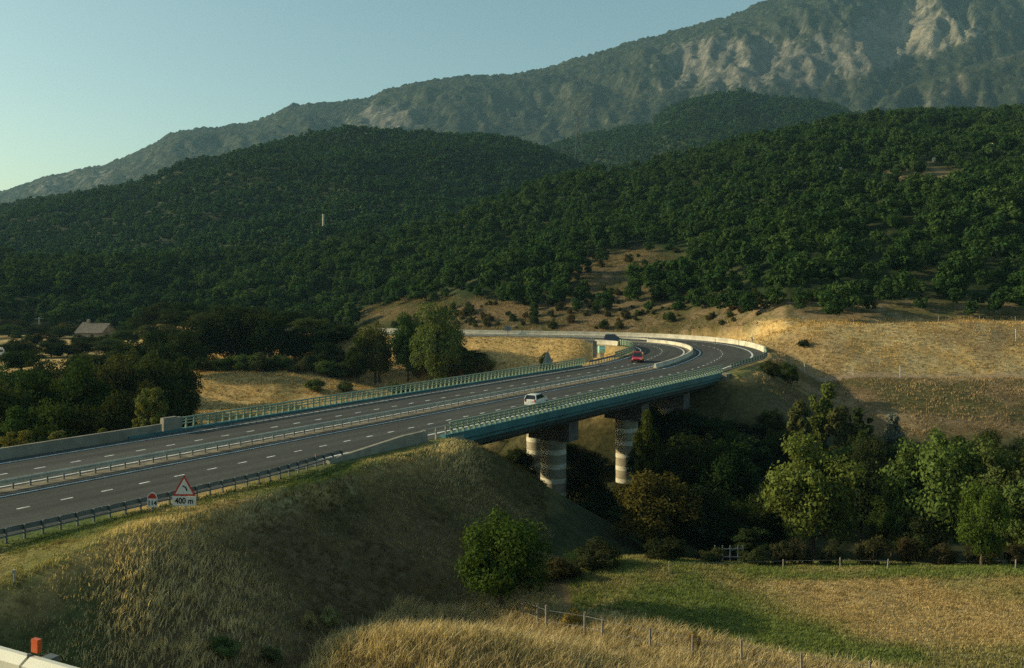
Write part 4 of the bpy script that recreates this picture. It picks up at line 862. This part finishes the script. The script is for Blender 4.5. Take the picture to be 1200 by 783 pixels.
# ------------------------------------------------------------------ woods on the hills
PROTO = []
def wood_proto(seed, shape, H_, leaves, size, mat, lobes):
    V, Fc, cen = crown_np(seed, shape, leaves, size, H_, lobes, .12); return fast_mesh('forest_tree', V, Fc, [mat])
WM = [wood_proto(60 + i, 'broad', 9.0, 900, .46, M['wood_leaf'], 20) for i in range(6)]
FM = [wood_proto(80 + i, 'broad', 9.0, 260, .95, M['far_leaf'], 12) for i in range(5)]
def jitter_grid(x0, x1, y0, y1, sp, seed):
    g = np.random.default_rng(seed); X, Y = np.meshgrid(np.arange(x0, x1, sp), np.arange(y0, y1, sp))
    X = X + g.uniform(-.45, .45, X.shape) * sp; Y = Y + g.uniform(-.45, .45, X.shape) * sp
    return X.ravel(), Y.ravel(), g
def wood_points(x0, x1, y0, y1, sp, seed, which):
    X, Y, g = jitter_grid(x0, x1, y0, y1, sp, seed)
    px = CX + F * X / Y; k = (px > -140) & (px < 1340); X, Y, px = X[k], Y[k], px[k]
    Z, I = H(X, Y, True); py = HY - F * (Z - CAMZ) / Y
    lay = np.stack([I['l1'], I['l2'], I['l3']]).argmax(0)
    _, r = ridge(px, [L1R, L2R, L3R][which])
    keep = (lay == which) & (Y < r + 45) & (np.maximum(np.maximum(I['l1'], I['l2']), I['l3']) > Z - 1)
    if which == 0:
        u = g.random(len(X)); dens = 1 - .93 * in_clearing(px, py, Y)
        lim = np.interp(px, [380, 420, 560, 640, 700, 780, 850, 900, 960, 1200], [376, 362, 356, 366, 368, 370, 377, 379, 378, 376]); dens *= np.where(py > lim + (fbm(px, py, 30, 2, 4) - .5) * 7, np.where(px > 420, 0, .8), 1)
        dens *= np.where((px < 400) & (Y < 318), .0, 1)
        keep &= u < dens
    return X[keep], Y[keep], Z[keep], px[keep], g
def forest_gn(name, X, Y, Z, sc, rot, protos, label):
    me = bpy.data.meshes.new(name); me.vertices.add(len(X)); me.vertices.foreach_set('co', np.stack([X, Y, Z], 1).astype(np.float32).ravel())
    for nm, tp, arr in (('scl', 'FLOAT_VECTOR', sc), ('rot', 'FLOAT', rot)):
        a = me.attributes.new(nm, tp, 'POINT'); a.data.foreach_set('vector' if tp == 'FLOAT_VECTOR' else 'value', np.asarray(arr, np.float32).ravel())
    idx = me.attributes.new('idx', 'INT', 'POINT'); idx.data.foreach_set('value', RNG.integers(0, len(protos), len(X)).astype(np.int32))
    o = link(bpy.data.objects.new(name, me)); tag(o, label, 'forest', kind='stuff')
    ng = bpy.data.node_groups.new(name, 'GeometryNodeTree'); ng.interface.new_socket('Geometry', in_out='INPUT', socket_type='NodeSocketGeometry'); ng.interface.new_socket('Geometry', in_out='OUTPUT', socket_type='NodeSocketGeometry')
    N, L = ng.nodes, ng.links; gi = N.new('NodeGroupInput'); go = N.new('NodeGroupOutput'); j = N.new('GeometryNodeJoinGeometry')
    for p in reversed(protos):
        oi = N.new('GeometryNodeObjectInfo'); oi.inputs['Object'].default_value = p; oi.inputs['As Instance'].default_value = True; L.new(oi.outputs['Geometry'], j.inputs[0])
    ip = N.new('GeometryNodeInstanceOnPoints'); ip.inputs['Pick Instance'].default_value = True
    def na(nm, dt): q = N.new('GeometryNodeInputNamedAttribute'); q.data_type = dt; q.inputs['Name'].default_value = nm; return q.outputs['Attribute']
    cx = N.new('ShaderNodeCombineXYZ'); L.new(na('rot', 'FLOAT'), cx.inputs['Z']); e2r = N.new('FunctionNodeEulerToRotation'); L.new(cx.outputs[0], e2r.inputs[0])
    mp = N.new('GeometryNodeMeshToPoints'); L.new(gi.outputs[0], mp.inputs[0])
    L.new(mp.outputs[0], ip.inputs['Points']); L.new(j.outputs[0], ip.inputs['Instance']); L.new(na('idx', 'INT'), ip.inputs['Instance Index']); L.new(e2r.outputs[0], ip.inputs['Rotation']); L.new(na('scl', 'FLOAT_VECTOR'), ip.inputs['Scale'])
    L.new(ip.outputs[0], go.inputs[0]); md = o.modifiers.new('wood', 'NODES'); md.node_group = ng
    return o
X, Y, Z, px, g = wood_points(-420, 480, 186, 720, 5.7, 1, 0)
order = np.argsort(Y); X, Y, Z, px = X[order], Y[order], Z[order], px[order]
inview = (px > -10) & (px < 1210); rank = np.cumsum(inview); ind = inview & (rank <= 280)
h = 4.0 + 7.0 * g.random(len(X)) ** 1.5; h *= np.where(Y < 250, .85, 1.0)
LBL = 'dark green broadleaf tree at the lower edge of the near hillside wood'
for i in np.nonzero(ind)[0]:
    o = bpy.data.objects.new('forest_tree', WM[i % 6]); COL.objects.link(o); o.location = (X[i], Y[i], Z[i] - .3); o.rotation_euler = (0, 0, g.uniform(0, 6.28))
    k = h[i] / 9; o.scale = (k * g.uniform(.9, 1.2), k * g.uniform(.9, 1.2), k); tag(o, LBL, 'tree', 'trees along the lower edge of the hillside wood'); PROTO.append(o)
rest = ~ind
def scl(h_, g_): k = h_ / 9.0; return np.stack([k * g_.uniform(.9, 1.25, len(h_)), k * g_.uniform(.9, 1.25, len(h_)), k], 1)
firstp = []
for m_ in WM: firstp.append(next(o for o in PROTO if o.data is m_))
forest_gn('forest', X[rest], Y[rest], Z[rest] - .3, scl(h[rest], g), g.uniform(0, 6.28, rest.sum()), firstp, 'dense oak wood covering the near hillside above the bend')
farp = []
def far_forest(x0, x1, y0, y1, sp, seed, which, label, hs=1.0):
    X, Y, Z, px, g = wood_points(x0, x1, y0, y1, sp, seed, which); hh = (4.5 + 7.0 * g.random(len(X)) ** 1.4) * hs
    if not farp:
        ks = np.argsort(Y)[:5]
        for j, i in enumerate(ks):
            o = bpy.data.objects.new('forest_tree', FM[j]); COL.objects.link(o); o.location = (X[i], Y[i], Z[i] - .3); o.scale = (hh[i] / 9,) * 3
            tag(o, 'distant broadleaf tree at the foot of the rounded middle hill', 'tree', 'distant trees at the foot of the middle hill'); farp.append(o)
        kk = np.ones(len(X), bool); kk[ks] = False; X, Y, Z, hh = X[kk], Y[kk], Z[kk], hh[kk]
    forest_gn('forest', X, Y, Z - .3, scl(hh, g), g.uniform(0, 6.28, len(X)), farp, label)
far_forest(-900, 420, 440, 1160, 7.2, 2, 1, 'dense wood covering the rounded middle hill')
far_forest(-250, 900, 950, 1760, 9.0, 3, 2, 'bluish wood on the further ridge before the mountain', 1.25)

# bare boulders on the hillside
def boulder(px, py, wpx, label):
    ds = np.arange(220, 640, 3.0); pp = [at(px, d) for d in ds]; rr = np.array([row(p[2], p[1]) for p in pp]); i = int(np.argmin(np.abs(rr - py))); p = pp[i]; r = wpx * p[1] / F / 2
    import bmesh
    bm = bmesh.new(); bmesh.ops.create_icosphere(bm, subdivisions=2, radius=1.0); gg = np.random.default_rng(int(px))
    for v in bm.verts: v.co *= gg.uniform(.72, 1.15); v.co.z *= .8
    me = bpy.data.meshes.new('boulder'); bm.to_mesh(me); bm.free(); me.materials.append(M['rock'])
    o = link(bpy.data.objects.new('boulder', me)); o.location = (p[0], p[1], p[2] + r * .8 + 1.2); o.scale = (r * .8, r * .8, r * 1.1); tag(o, label, 'rock')
for a in [(1164, 178, 9, 'pale leaning boulder highest in the near hillside wood'), (1095, 193, 8, 'small white boulder on the open hillside patch'), (985, 203, 6, 'brownish small boulder alone among hillside trees'), (1000, 178, 7, 'tan rounded boulder showing between the ridge trees'), (1115, 192, 8, 'flat tan boulder beside the open hillside patch'), (1085, 218, 10, 'low tan outcrop within the open hillside patch')]: boulder(*a)

# ------------------------------------------------------------------ pylon, poles, house, van
D = 1075; p = at(678, D); zt_ = zrow(112, D); hp = zt_ - p[2]
py_ = empty('electricity_pylon', tuple(p), 0, 'tall lattice electricity pylon standing on the wooded saddle', 'pylon')
def lattice(segs, r, nm): 
    m_ = MB()
    for a, b_ in segs: m_.tube([a, b_], r, 4, False)
    return m_.build(nm, M['pylon'], py_)
segs = []; bw, tw, hw_ = 5.0, 1.4, hp * .70
def leg(k, t): q = bw + (tw - bw) * t; return np.array([q * (1 if k in (0, 3) else -1), q * (1 if k < 2 else -1), hw_ * t])
for k in range(4):
    segs.append((leg(k, 0), leg(k, 1)))
    for j in range(8):
        segs.append((leg(k, j / 8), leg((k + 1) % 4, (j + 1) / 8))); segs.append((leg((k + 1) % 4, j / 8), leg(k, (j + 1) / 8)))
lattice(segs, .10, 'lattice_body')
sg_ = []
for sx in (-1, 1):
    for sy in (-1, 1):
        sg_.append(((sx * tw, sy * tw, hw_), (sx * 12, sy * .5, hp * .96))); sg_.append(((sx * tw, sy * tw, hw_), (sx * 3.6, sy * .5, hp * .88)))
    for j in range(5):
        t0, t1 = j / 5, (j + 1) / 5; sg_.append(((sx * (tw + (12 - tw) * t0), .6, hw_ + (hp * .96 - hw_) * t0), (sx * (tw + (12 - tw) * t1) * .86, -.6, hw_ + (hp * .96 - hw_) * t1)))
lattice(sg_, .14, 'forked_head')
lattice([((-15, .5, hp * .94), (15, .5, hp * .94)), ((-15, -.5, hp * .94), (15, -.5, hp * .94)), ((-15, 0, hp * .94), (-12, 0, hp)), ((15, 0, hp * .94), (12, 0, hp)), ((-12, 0, hp), (12, 0, hp * .965)), ((12, 0, hp), (-12, 0, hp * .965))], .10, 'cross_arm')
for q in (-8, 0, 8): lattice([((q, 0, hp * .94), (q, 0, hp * .94 - 3.5))], .12, 'insulator')
D = max(range(430, 900, 4), key=lambda q: -abs(row(at(379, q)[2], q) - 276)); p = at(379, D)
m_ = MB(); m_.tube([(p[0], p[1], p[2] - 1), (p[0], p[1], zrow(251, D))], [.85, .6], 10); m_.box((p[0], p[1], zrow(251, D) - 1.2), (1.9, .3, .35))
tag(m_.build('utility_pole', M['pole']), 'pale concrete pole sticking out of the wood on the middle hill', 'pole')
D = 345; p = at(46, D); rt = empty('telegraph_pole', tuple(p), .2, 'pale telegraph pole with a crossbar on the rise left of the house', 'pole')
zt_ = zrow(372, D) - p[2]; m_ = MB(); m_.tube([(0, 0, -.5), (0, 0, zt_)], [.3, .2], 8); m_.build('shaft', M['pole'], rt); m_ = MB(); m_.box((0, 0, zt_ - .5), (3.0, .2, .2)); m_.build('crossbar', M['pole'], rt)
# old stone house
D = 305; p = at(113, D); zb = zrow(402, D) - 3; 
hs = empty('stone_house', (p[0], p[1], zb), R(-9), 'old stone farmhouse with a sagging tiled roof among trees', 'house')
ez = zrow(389, D) - zb; rz_ = zrow(379.5, D) - zb; A, B_ = 4.6, 4.2
m_ = MB(); m_.box((0, 0, ez / 2), (2 * A, 2 * B_, ez)); 
for sx in (-1, 1): m_.prism([(-B_, 0), (B_, 0), (0, rz_ - ez - .15)], (0, 1, 0), (0, 0, 1), (sx * (A - .002) - (.4 if sx > 0 else 0), 0, ez + .001), (.4, 0, 0))
m_.build('wall', M['stonewall'], hs)
m_ = MB()
for sy in (-1, 1): m_.add([(-A - .3, sy * (B_ + .45), ez - .25), (A + .3, sy * (B_ + .45), ez - .25), (A + .3, 0, rz_), (-A - .3, 0, rz_ + .3), (-A - .3, sy * (B_ + .45), ez - .05), (A + .3, sy * (B_ + .45), ez - .05), (A + .3, 0, rz_ + .2), (-A - .3, 0, rz_ + .5)], [(0, 1, 2, 3), (4, 5, 6, 7), (0, 1, 5, 4), (1, 2, 6, 5), (2, 3, 7, 6), (3, 0, 4, 7)])
rf = m_.build('roof', M['rooftile'], hs); m_ = MB(); m_.box((-2.8, 0, rz_ + .6), (.9, .9, 1.6)); m_.build('chimney', M['stonewall'], rf)
m_ = MB(); m_.box((1.2, -B_ - .02, ez - 1.1), (1.1, .12, 1.0)); m_.build('window', M['black'], hs)
m_ = MB(); m_.box((-2.2, -B_ - .02, ez - 2.6), (1.2, .12, 2.2)); m_.build('door', M['bark'], hs)
m_ = MB(); m_.box((6.4, -1.2, ez * .36), (5.0, 5.5, ez * .72)); m_.build('lean_to_wall', plain('grey_render', (.20, .20, .19), .9), hs)  # lean-to in an even grey render
m_ = MB(); m_.box((6.4, -1.2, ez * .72 + .12), (5.5, 6.0, .24)); m_.build('lean_to_roof', M['rooftile'], hs)
# white van at the frame edge
D = 222; p = at(-2, D); vz = p[2]
vr = empty('white_van', (p[0], p[1], vz), R(10), 'white van partly out of frame below the cypresses', 'van')
m_ = MB(); m_.prism([(-2.5, .4), (2.4, .4), (2.5, 1.0), (2.0, 1.25), (1.4, 2.1), (1.2, 2.25), (-2.4, 2.3), (-2.5, 2.2)], (1, 0, 0), (0, 0, 1), (0, -.95, 0), (0, 1.9, 0)); m_.build('body', M['white'], vr)
m_ = MB(); m_.add([(2.02, -.85, 1.27), (2.02, .85, 1.27), (1.45, .85, 2.08), (1.45, -.85, 2.08)], [(0, 1, 2, 3)]); o = m_.build('windscreen', M['glass'], vr); o.location = (.03, 0, .02)
m_ = MB(); m_.box((.9, -.955, 1.6), (.9, .02, .55)); m_.build('side_window', M['glass'], vr)
for sx in (-1.6, 1.6):
    for sy in (-1, 1): m_ = MB(); m_.tube([(sx, sy * .72, .34), (sx, sy * .96, .34)], .34, 14); m_.build('wheel', M['tyre'], vr)
# ------------------------------------------------------------------ fences
def fence(posts, hpost, r, label, wires=(.5, .9), mat='wood', name='wire_fence', group=None):
    P0 = posts[0]; root = empty(name, tuple(P0), 0, label, 'fence', group)
    tops = []
    for i, p in enumerate(posts):
        m_ = MB(); hh = hpost * random.uniform(.9, 1.1); lean = (random.uniform(-.06, .06), random.uniform(-.06, .06)); m_.tube([(0, 0, -.3), (lean[0], lean[1], hh)], [r * 1.1, r * .9], 7); o = m_.build('post', M[mat], root); o.location = tuple(np.array(p) - np.array(P0)); 
    for w in wires:
        m_ = MB(); m_.tube([tuple(np.array(p) - np.array(P0) + np.array([0, 0, w * hpost])) for p in posts], .012, 4, False); m_.build('wire', M['wire'], root)
    return root
fence([on_row(a, b) for a, b in [(613, 733), (630, 740), (641, 744), (685, 752), (705, 755), (762, 768), (811, 779), (869, 789), (939, 800), (1020, 815)]], 1.65, .075, 'old wooden post and wire fence crossing the tall golden grass')
fence([on_row(a, b, 60, 95) for a, b in [(785, 671), (918, 668), (985, 667), (1040, 668), (1103, 668), (1190, 668)]], 0.85, .055, 'short wooden post fence along the far edge of the mown field', wires=(.8,))
rt = empty('hurdle', tuple(on_row(838, 660, 60, 95)), 0, 'small pale blue-grey hurdle at the shaded field corner', 'gate'); 
for q in (0, .62, 1.25, 1.9, 2.3): m_ = MB(); m_.box((q, 0, .7), (.09, .08, 1.5)); m_.build('stake', M['signback'], rt)
for z in (.5, 1.15): m_ = MB(); m_.box((1.15, .045, z), (2.5, .04, .09)); m_.build('bar', M['signback'], rt)
fence([at(px, D) for px, D in [(838, 196), (866, 193), (902, 191), (930, 190), (962, 190), (1000, 190), (1030, 190), (1062, 190), (1100, 189), (1148, 188), (1190, 188), (1230, 188)]], 1.25, .07, 'long thin fence along the top of the golden slope below the wood', wires=(.9,))
def marker_post(px, D, hm, label, r=.11): p = at(px, D); m_ = MB(); m_.tube([(p[0], p[1], p[2] - .3), (p[0], p[1], p[2] + hm)], r, 8); m_.box((p[0], p[1], p[2] + hm - .05), (r * 2.3, r * 2.3, .16)); tag(m_.build('marker_post', M['pole']), label, 'post')
marker_post(881, 190, 1.9, 'white marker post at the top of the golden slope above the bend', .16); marker_post(1055, 166, 2.0, 'white marker post on the dirt track in the middle of the slope'); marker_post(943, 166.5, 1.5, 'white marker post on the dirt track near the bend'); marker_post(1190.5, 180, 2.0, 'pale marker post high on the golden slope near the frame edge'); marker_post(1000, 167, 1.1, 'short grey marker post on the dirt track between two white ones', .08)
marker_post(16.5, 46, .55, 'short pale peg in the grass at the near end of the roadside rail', .05)

# ------------------------------------------------------------------ grass
def blades(name, X, Y, Z, hgt, wid_, col, label, per=5, lean=.35, spread=.18, seed=1):
    g = np.random.default_rng(seed); n = len(X)
    X = np.repeat(X, per) + g.normal(size=n * per) * spread; Y = np.repeat(Y, per) + g.normal(size=n * per) * spread; Zb = np.repeat(Z, per) - .04
    h = np.repeat(hgt, per) * g.uniform(.55, 1.2, n * per); a = g.uniform(0, 2 * np.pi, n * per); w = wid_ * g.uniform(.6, 1.3, n * per)
    lx = g.normal(size=n * per) * lean * h + .22 * h; ly = g.normal(size=n * per) * lean * h
    b = np.stack([X, Y, Zb], 1); d = np.stack([np.cos(a) * w, np.sin(a) * w, 0 * a], 1); tip = b + np.stack([lx, ly, h], 1); mid = b + np.stack([lx * .35, ly * .35, h * .6], 1)
    V = np.stack([b - d, b + d, mid + d * .8, tip, mid - d * .8], 1).reshape(-1, 3); i = np.arange(n * per)[:, None] * 5
    Fc = np.concatenate([i + np.array([[0, 1, 2, 4]])], 0); F3 = i + np.array([[4, 2, 3, 3]])
    # two faces per blade: a quad and a tip (degenerate-free triangle via separate mesh build)
    c = np.repeat(np.repeat(col, per, 0) * g.uniform(.7, 1.3, (n * per, 1)), 5, 0)
    me = bpy.data.meshes.new(name); nq = n * per
    me.vertices.add(len(V)); me.vertices.foreach_set('co', V.astype(np.float32).ravel())
    li = np.concatenate([Fc.ravel(), (i + np.array([[4, 2, 3]])).ravel()]).astype(np.int32); me.loops.add(len(li)); me.loops.foreach_set('vertex_index', li)
    st = np.concatenate([np.arange(nq) * 4, nq * 4 + np.arange(nq) * 3]).astype(np.int32); tot = np.concatenate([np.full(nq, 4), np.full(nq, 3)]).astype(np.int32)
    me.polygons.add(nq * 2); me.polygons.foreach_set('loop_start', st); me.polygons.foreach_set('loop_total', tot)
    at_ = me.attributes.new('Col', 'FLOAT_COLOR', 'POINT'); cc = np.ones((len(V), 4), np.float32); cc[:, :3] = c; at_.data.foreach_set('color', cc.ravel())
    me.materials.append(M['grass']); me.update(calc_edges=True)
    o = link(bpy.data.objects.new(name, me)); return tag(o, label, 'grass', kind='stuff')
def scatter(x0, x1, y0, y1, n, seed):
    g = np.random.default_rng(seed); X = g.uniform(x0, x1, n); Y = g.uniform(y0, y1, n); px = CX + F * X / np.maximum(Y, 1); k = (px > -60) & (px < 1260); X, Y = X[k], Y[k]; Z, I = H(X, Y, True); return X, Y, Z, I, g
def jit(c, n, g, v=.2): return c[None] * (1 + g.normal(size=(n, 1)) * v)
# tall golden grass in the foreground strip, on the banks and on the verge
X, Y, Z, I, g = scatter(-46, 46, 26, 100, 230000, 21)
n1 = fbm(X, Y, 9, 3, 131); n2 = fbm(X, Y, 3, 3, 132)
fieldm = (Y - (62.6 - .575 * X) + (fbm(X, Y, 40, 3, 103) - .5) * 4 > 0.3) & (X > 3)
onroad = (I['d'] > -60) & (I['lat'] <= 0) & (np.abs(I['d']) < 12.2)
slope = (I['out'] > .4)
verge = (~slope) & (np.abs(I['d']) < 30)
py = HY - F * (Z - CAMZ) / Y
vis = (py > 470) & (py < 840) & (I['gap'] < 45)
k = vis & ~onroad & ~fieldm & (I['d'] > -8) & (Y < 104)
dens = np.where(verge, .55, np.where(Z < -6.2, 1.0, .6)); k &= (g.random(len(X)) < dens)
X, Y, Z, n1, n2, slope, verge, d = X[k], Y[k], Z[k], n1[k], n2[k], slope[k], verge[k], I['d'][k]
crest = verge & (d > 15.5)
fg = (Y < 62 + .2 * X) & (Y > 40) & (X > -10.5 + .25 * (Y - 48)) & (Z < -2.6)
hg = np.where(verge, .18 + .4 * sstep(.5, .7, n1) * crest, np.where(fg, .6 + .55 * n2, .15 + .16 * n1))
gold = STRAW * C(1.05, 1.14, 1.35)
t = np.where(verge, sstep(.5, .68, n1 + .12 * crest), np.where(fg, sstep(.15, .42, n2 * .5 + n1 * .5), .5 * sstep(.5, .68, n1)))
base = np.where((verge & ~crest)[:, None], GREEN[None] * 1.3, np.where(fg[:, None], OLIVE[None] * 1.5, (OLIVE * .5 + BROWN * .30)[None]))
col = base * (1 - t[:, None]) + gold[None] * t[:, None]
near_hump = np.exp(-(((X + 17.5) / 5.5) ** 2 + ((Y - 47) / 8.5) ** 2)) + .8 * np.exp(-(((X + 5.5) / 3) ** 2 + ((Y - 81) / 4) ** 2))
lg = sstep(-19.5, -23, X + (Y - 50) * .35) * sstep(.36, .52, n1); col = col * (1 - .85 * lg[:, None]) + (GREEN * 1.4)[None] * .85 * lg[:, None]; hg = hg * (1 - .5 * lg)
q = np.clip(near_hump * 1.3, 0, 1)[:, None]; col = col * (1 - q) + gold[None] * 1.35 * q; hg = hg * (1 + .8 * q[:, 0])  # sunlight on the humps put into the blade colour as brighter straw
blades('tall_grass', X, Y, Z, hg, .022, col, 'tall dry golden grass on the bank and in the foreground', 5, seed=22)
# field stubble and green strip
X, Y, Z, I, g = scatter(4, 48, 44, 76, 80000, 23); k = Y - (62.6 - .575 * X) > -1.5; X, Y, Z = X[k], Y[k], Z[k]
n1 = fbm(X, Y, 14, 4, 101)
t = sstep(14, 22, X + .25 * (Y - 62)) * sstep(53.5, 57, Y) * sstep(68.5, 67, Y) * sstep(.3, .55, n1 + .12)
n2 = fbm(X, Y, 3.2, 3, 102); q = sstep(.44, .68, n1 * .5 + n2 * .5)[:, None]; gb = C(.15, .19, .055)[None] * (1 - q) + C(.27, .24, .10)[None] * q; col = gb * (1 - t[:, None]) + (STRAW * .85)[None] * t[:, None]
blades('field_grass', X, Y, Z, np.where(t > .5, .16, .22) + 0 * X, .025, col, 'short grass and stubble of the mown field', 3, seed=24, spread=.12)
# dry tufts on the far slopes
X, Y, Z, I, g = scatter(-80, 130, 138, 345, 150000, 25)
px = I['px']; py = HY - F * (Z - CAMZ) / Y; n1 = fbm(X, Y, 10, 3, 141); n2 = fbm(X, Y, 3.5, 2, 142)
ok = (np.abs(I['d']) > 14.5) & ((px < 300) | (px > 200)) & (py < 520) & ~((Y > 164.8) & (Y < 169) & (X > 45)) & ((py > np.where(px > 620, np.interp(px, [640, 700, 780, 850, 900, 960, 1200], [362, 366, 366, 372, 374, 373, 371]), 345)) | (in_clearing(px, py, Y) > .5)) & (g.random(len(X)) < .75)
X, Y, Z, n1, n2 = X[ok], Y[ok], Z[ok], n1[ok], n2[ok]
t = sstep(.38, .6, n1 * .5 + n2 * .5); lowr = ((Y < 165) & (X > 40))[:, None]
col = np.where(lowr, BROWN[None] * 1.2 * (1 - t[:, None]) + TAN[None] * 1.1 * t[:, None], TAN[None] * (1 - t[:, None]) + (GOLD * .75 + STRAW * .25)[None] * t[:, None])
scr = ((X / Y * F + CX) < 870 + 20 * (n1 - .5)) & (Y > 215); col = np.where(scr[:, None], OLIVE[None] * .9 * (1 - t[:, None]) + TAN[None] * .8 * t[:, None], col)
blades('dry_grass', X, Y, Z, .18 + .32 * n2, .06, col, 'dry golden tufts on the slopes round the bend', 4, seed=26, spread=.35)

# ------------------------------------------------------------------ haze, sky, sun, camera
m = bpy.data.materials.new('haze'); m.use_nodes = True; N = m.node_tree.nodes; L = m.node_tree.links; N.clear()
out = N.new('ShaderNodeOutputMaterial'); pv = N.new('ShaderNodeVolumePrincipled'); pv.inputs['Color'].default_value = (.40, .76, 1.0, 1); pv.inputs['Density'].default_value = .000062; pv.inputs['Anisotropy'].default_value = 0.1
L.new(pv.outputs[0], out.inputs['Volume'])
b = MB(); b.box((0, 1900, 740), (5600, 4600, 1520)); hz_ = b.build('haze', m); tag(hz_, 'thin blue evening haze over the whole valley', 'haze', kind='stuff')

SUN_EL, SUN_AZ = R(21), math.atan2(.12, -1.0)      # azimuth of the direction towards the sun, from +x
sd = (math.cos(SUN_AZ) * math.cos(SUN_EL), math.sin(SUN_AZ) * math.cos(SUN_EL), math.sin(SUN_EL))
w = bpy.data.worlds.new('World'); S.world = w; w.use_nodes = True; N = w.node_tree.nodes; L = w.node_tree.links
bg = N['Background']; sky = N.new('ShaderNodeTexSky'); sky.sky_type = 'NISHITA'; sky.sun_disc = False; sky.sun_elevation = SUN_EL; sky.sun_rotation = math.pi / 2 - SUN_AZ
sky.air_density = 1.0; sky.dust_density = 2.6; sky.ozone_density = 1.0; sky.altitude = 500
tint = N.new('ShaderNodeVectorMath'); tint.operation = 'MULTIPLY'; tint.inputs[1].default_value = (.89, 1.0, .81); L.new(sky.outputs[0], tint.inputs[0]); L.new(tint.outputs[0], bg.inputs['Color']); bg.inputs['Strength'].default_value = .135
lt = bpy.data.lights.new('sun', 'SUN'); lt.energy = 5.0; lt.angle = R(.6); lt.color = (1.0, .84, .54); so = bpy.data.objects.new('sun', lt); COL.objects.link(so)
from mathutils import Vector
so.rotation_euler = Vector(sd).to_track_quat('Z', 'Y').to_euler(); so.location = (-200, 60, 200)
cam = bpy.data.cameras.new('camera'); co = bpy.data.objects.new('camera', cam); COL.objects.link(co); S.camera = co
cam.sensor_width = 36; cam.lens = 36 * F / 1200; cam.shift_y = -(391.5 - HY) / 1200; cam.clip_start = .1; cam.clip_end = 9000
co.location = (0, 0, CAMZ); co.rotation_euler = (R(90), 0, 0)
vs_ = S.view_settings; vs_.view_transform = 'Standard'; vs_.look = 'None'; vs_.gamma = 1; vs_.use_curve_mapping = False; vs_.exposure = .25
S.cycles.use_denoising = False; S.cycles.max_bounces = 5; S.cycles.diffuse_bounces = 2; S.cycles.transmission_bounces = 3; S.cycles.volume_bounces = 0; S.cycles.transparent_max_bounces = 4; S.cycles.glossy_bounces = 2
S.cycles.use_adaptive_sampling = False; S.cycles.sample_clamp_indirect = 0.6; S.cycles.sample_clamp_direct = 0.0
try:
    w.cycles.sampling_method = 'MANUAL'; w.cycles.sample_map_resolution = 1024
    m.cycles.volume_sampling = 'MULTIPLE_IMPORTANCE'
except Exception: pass
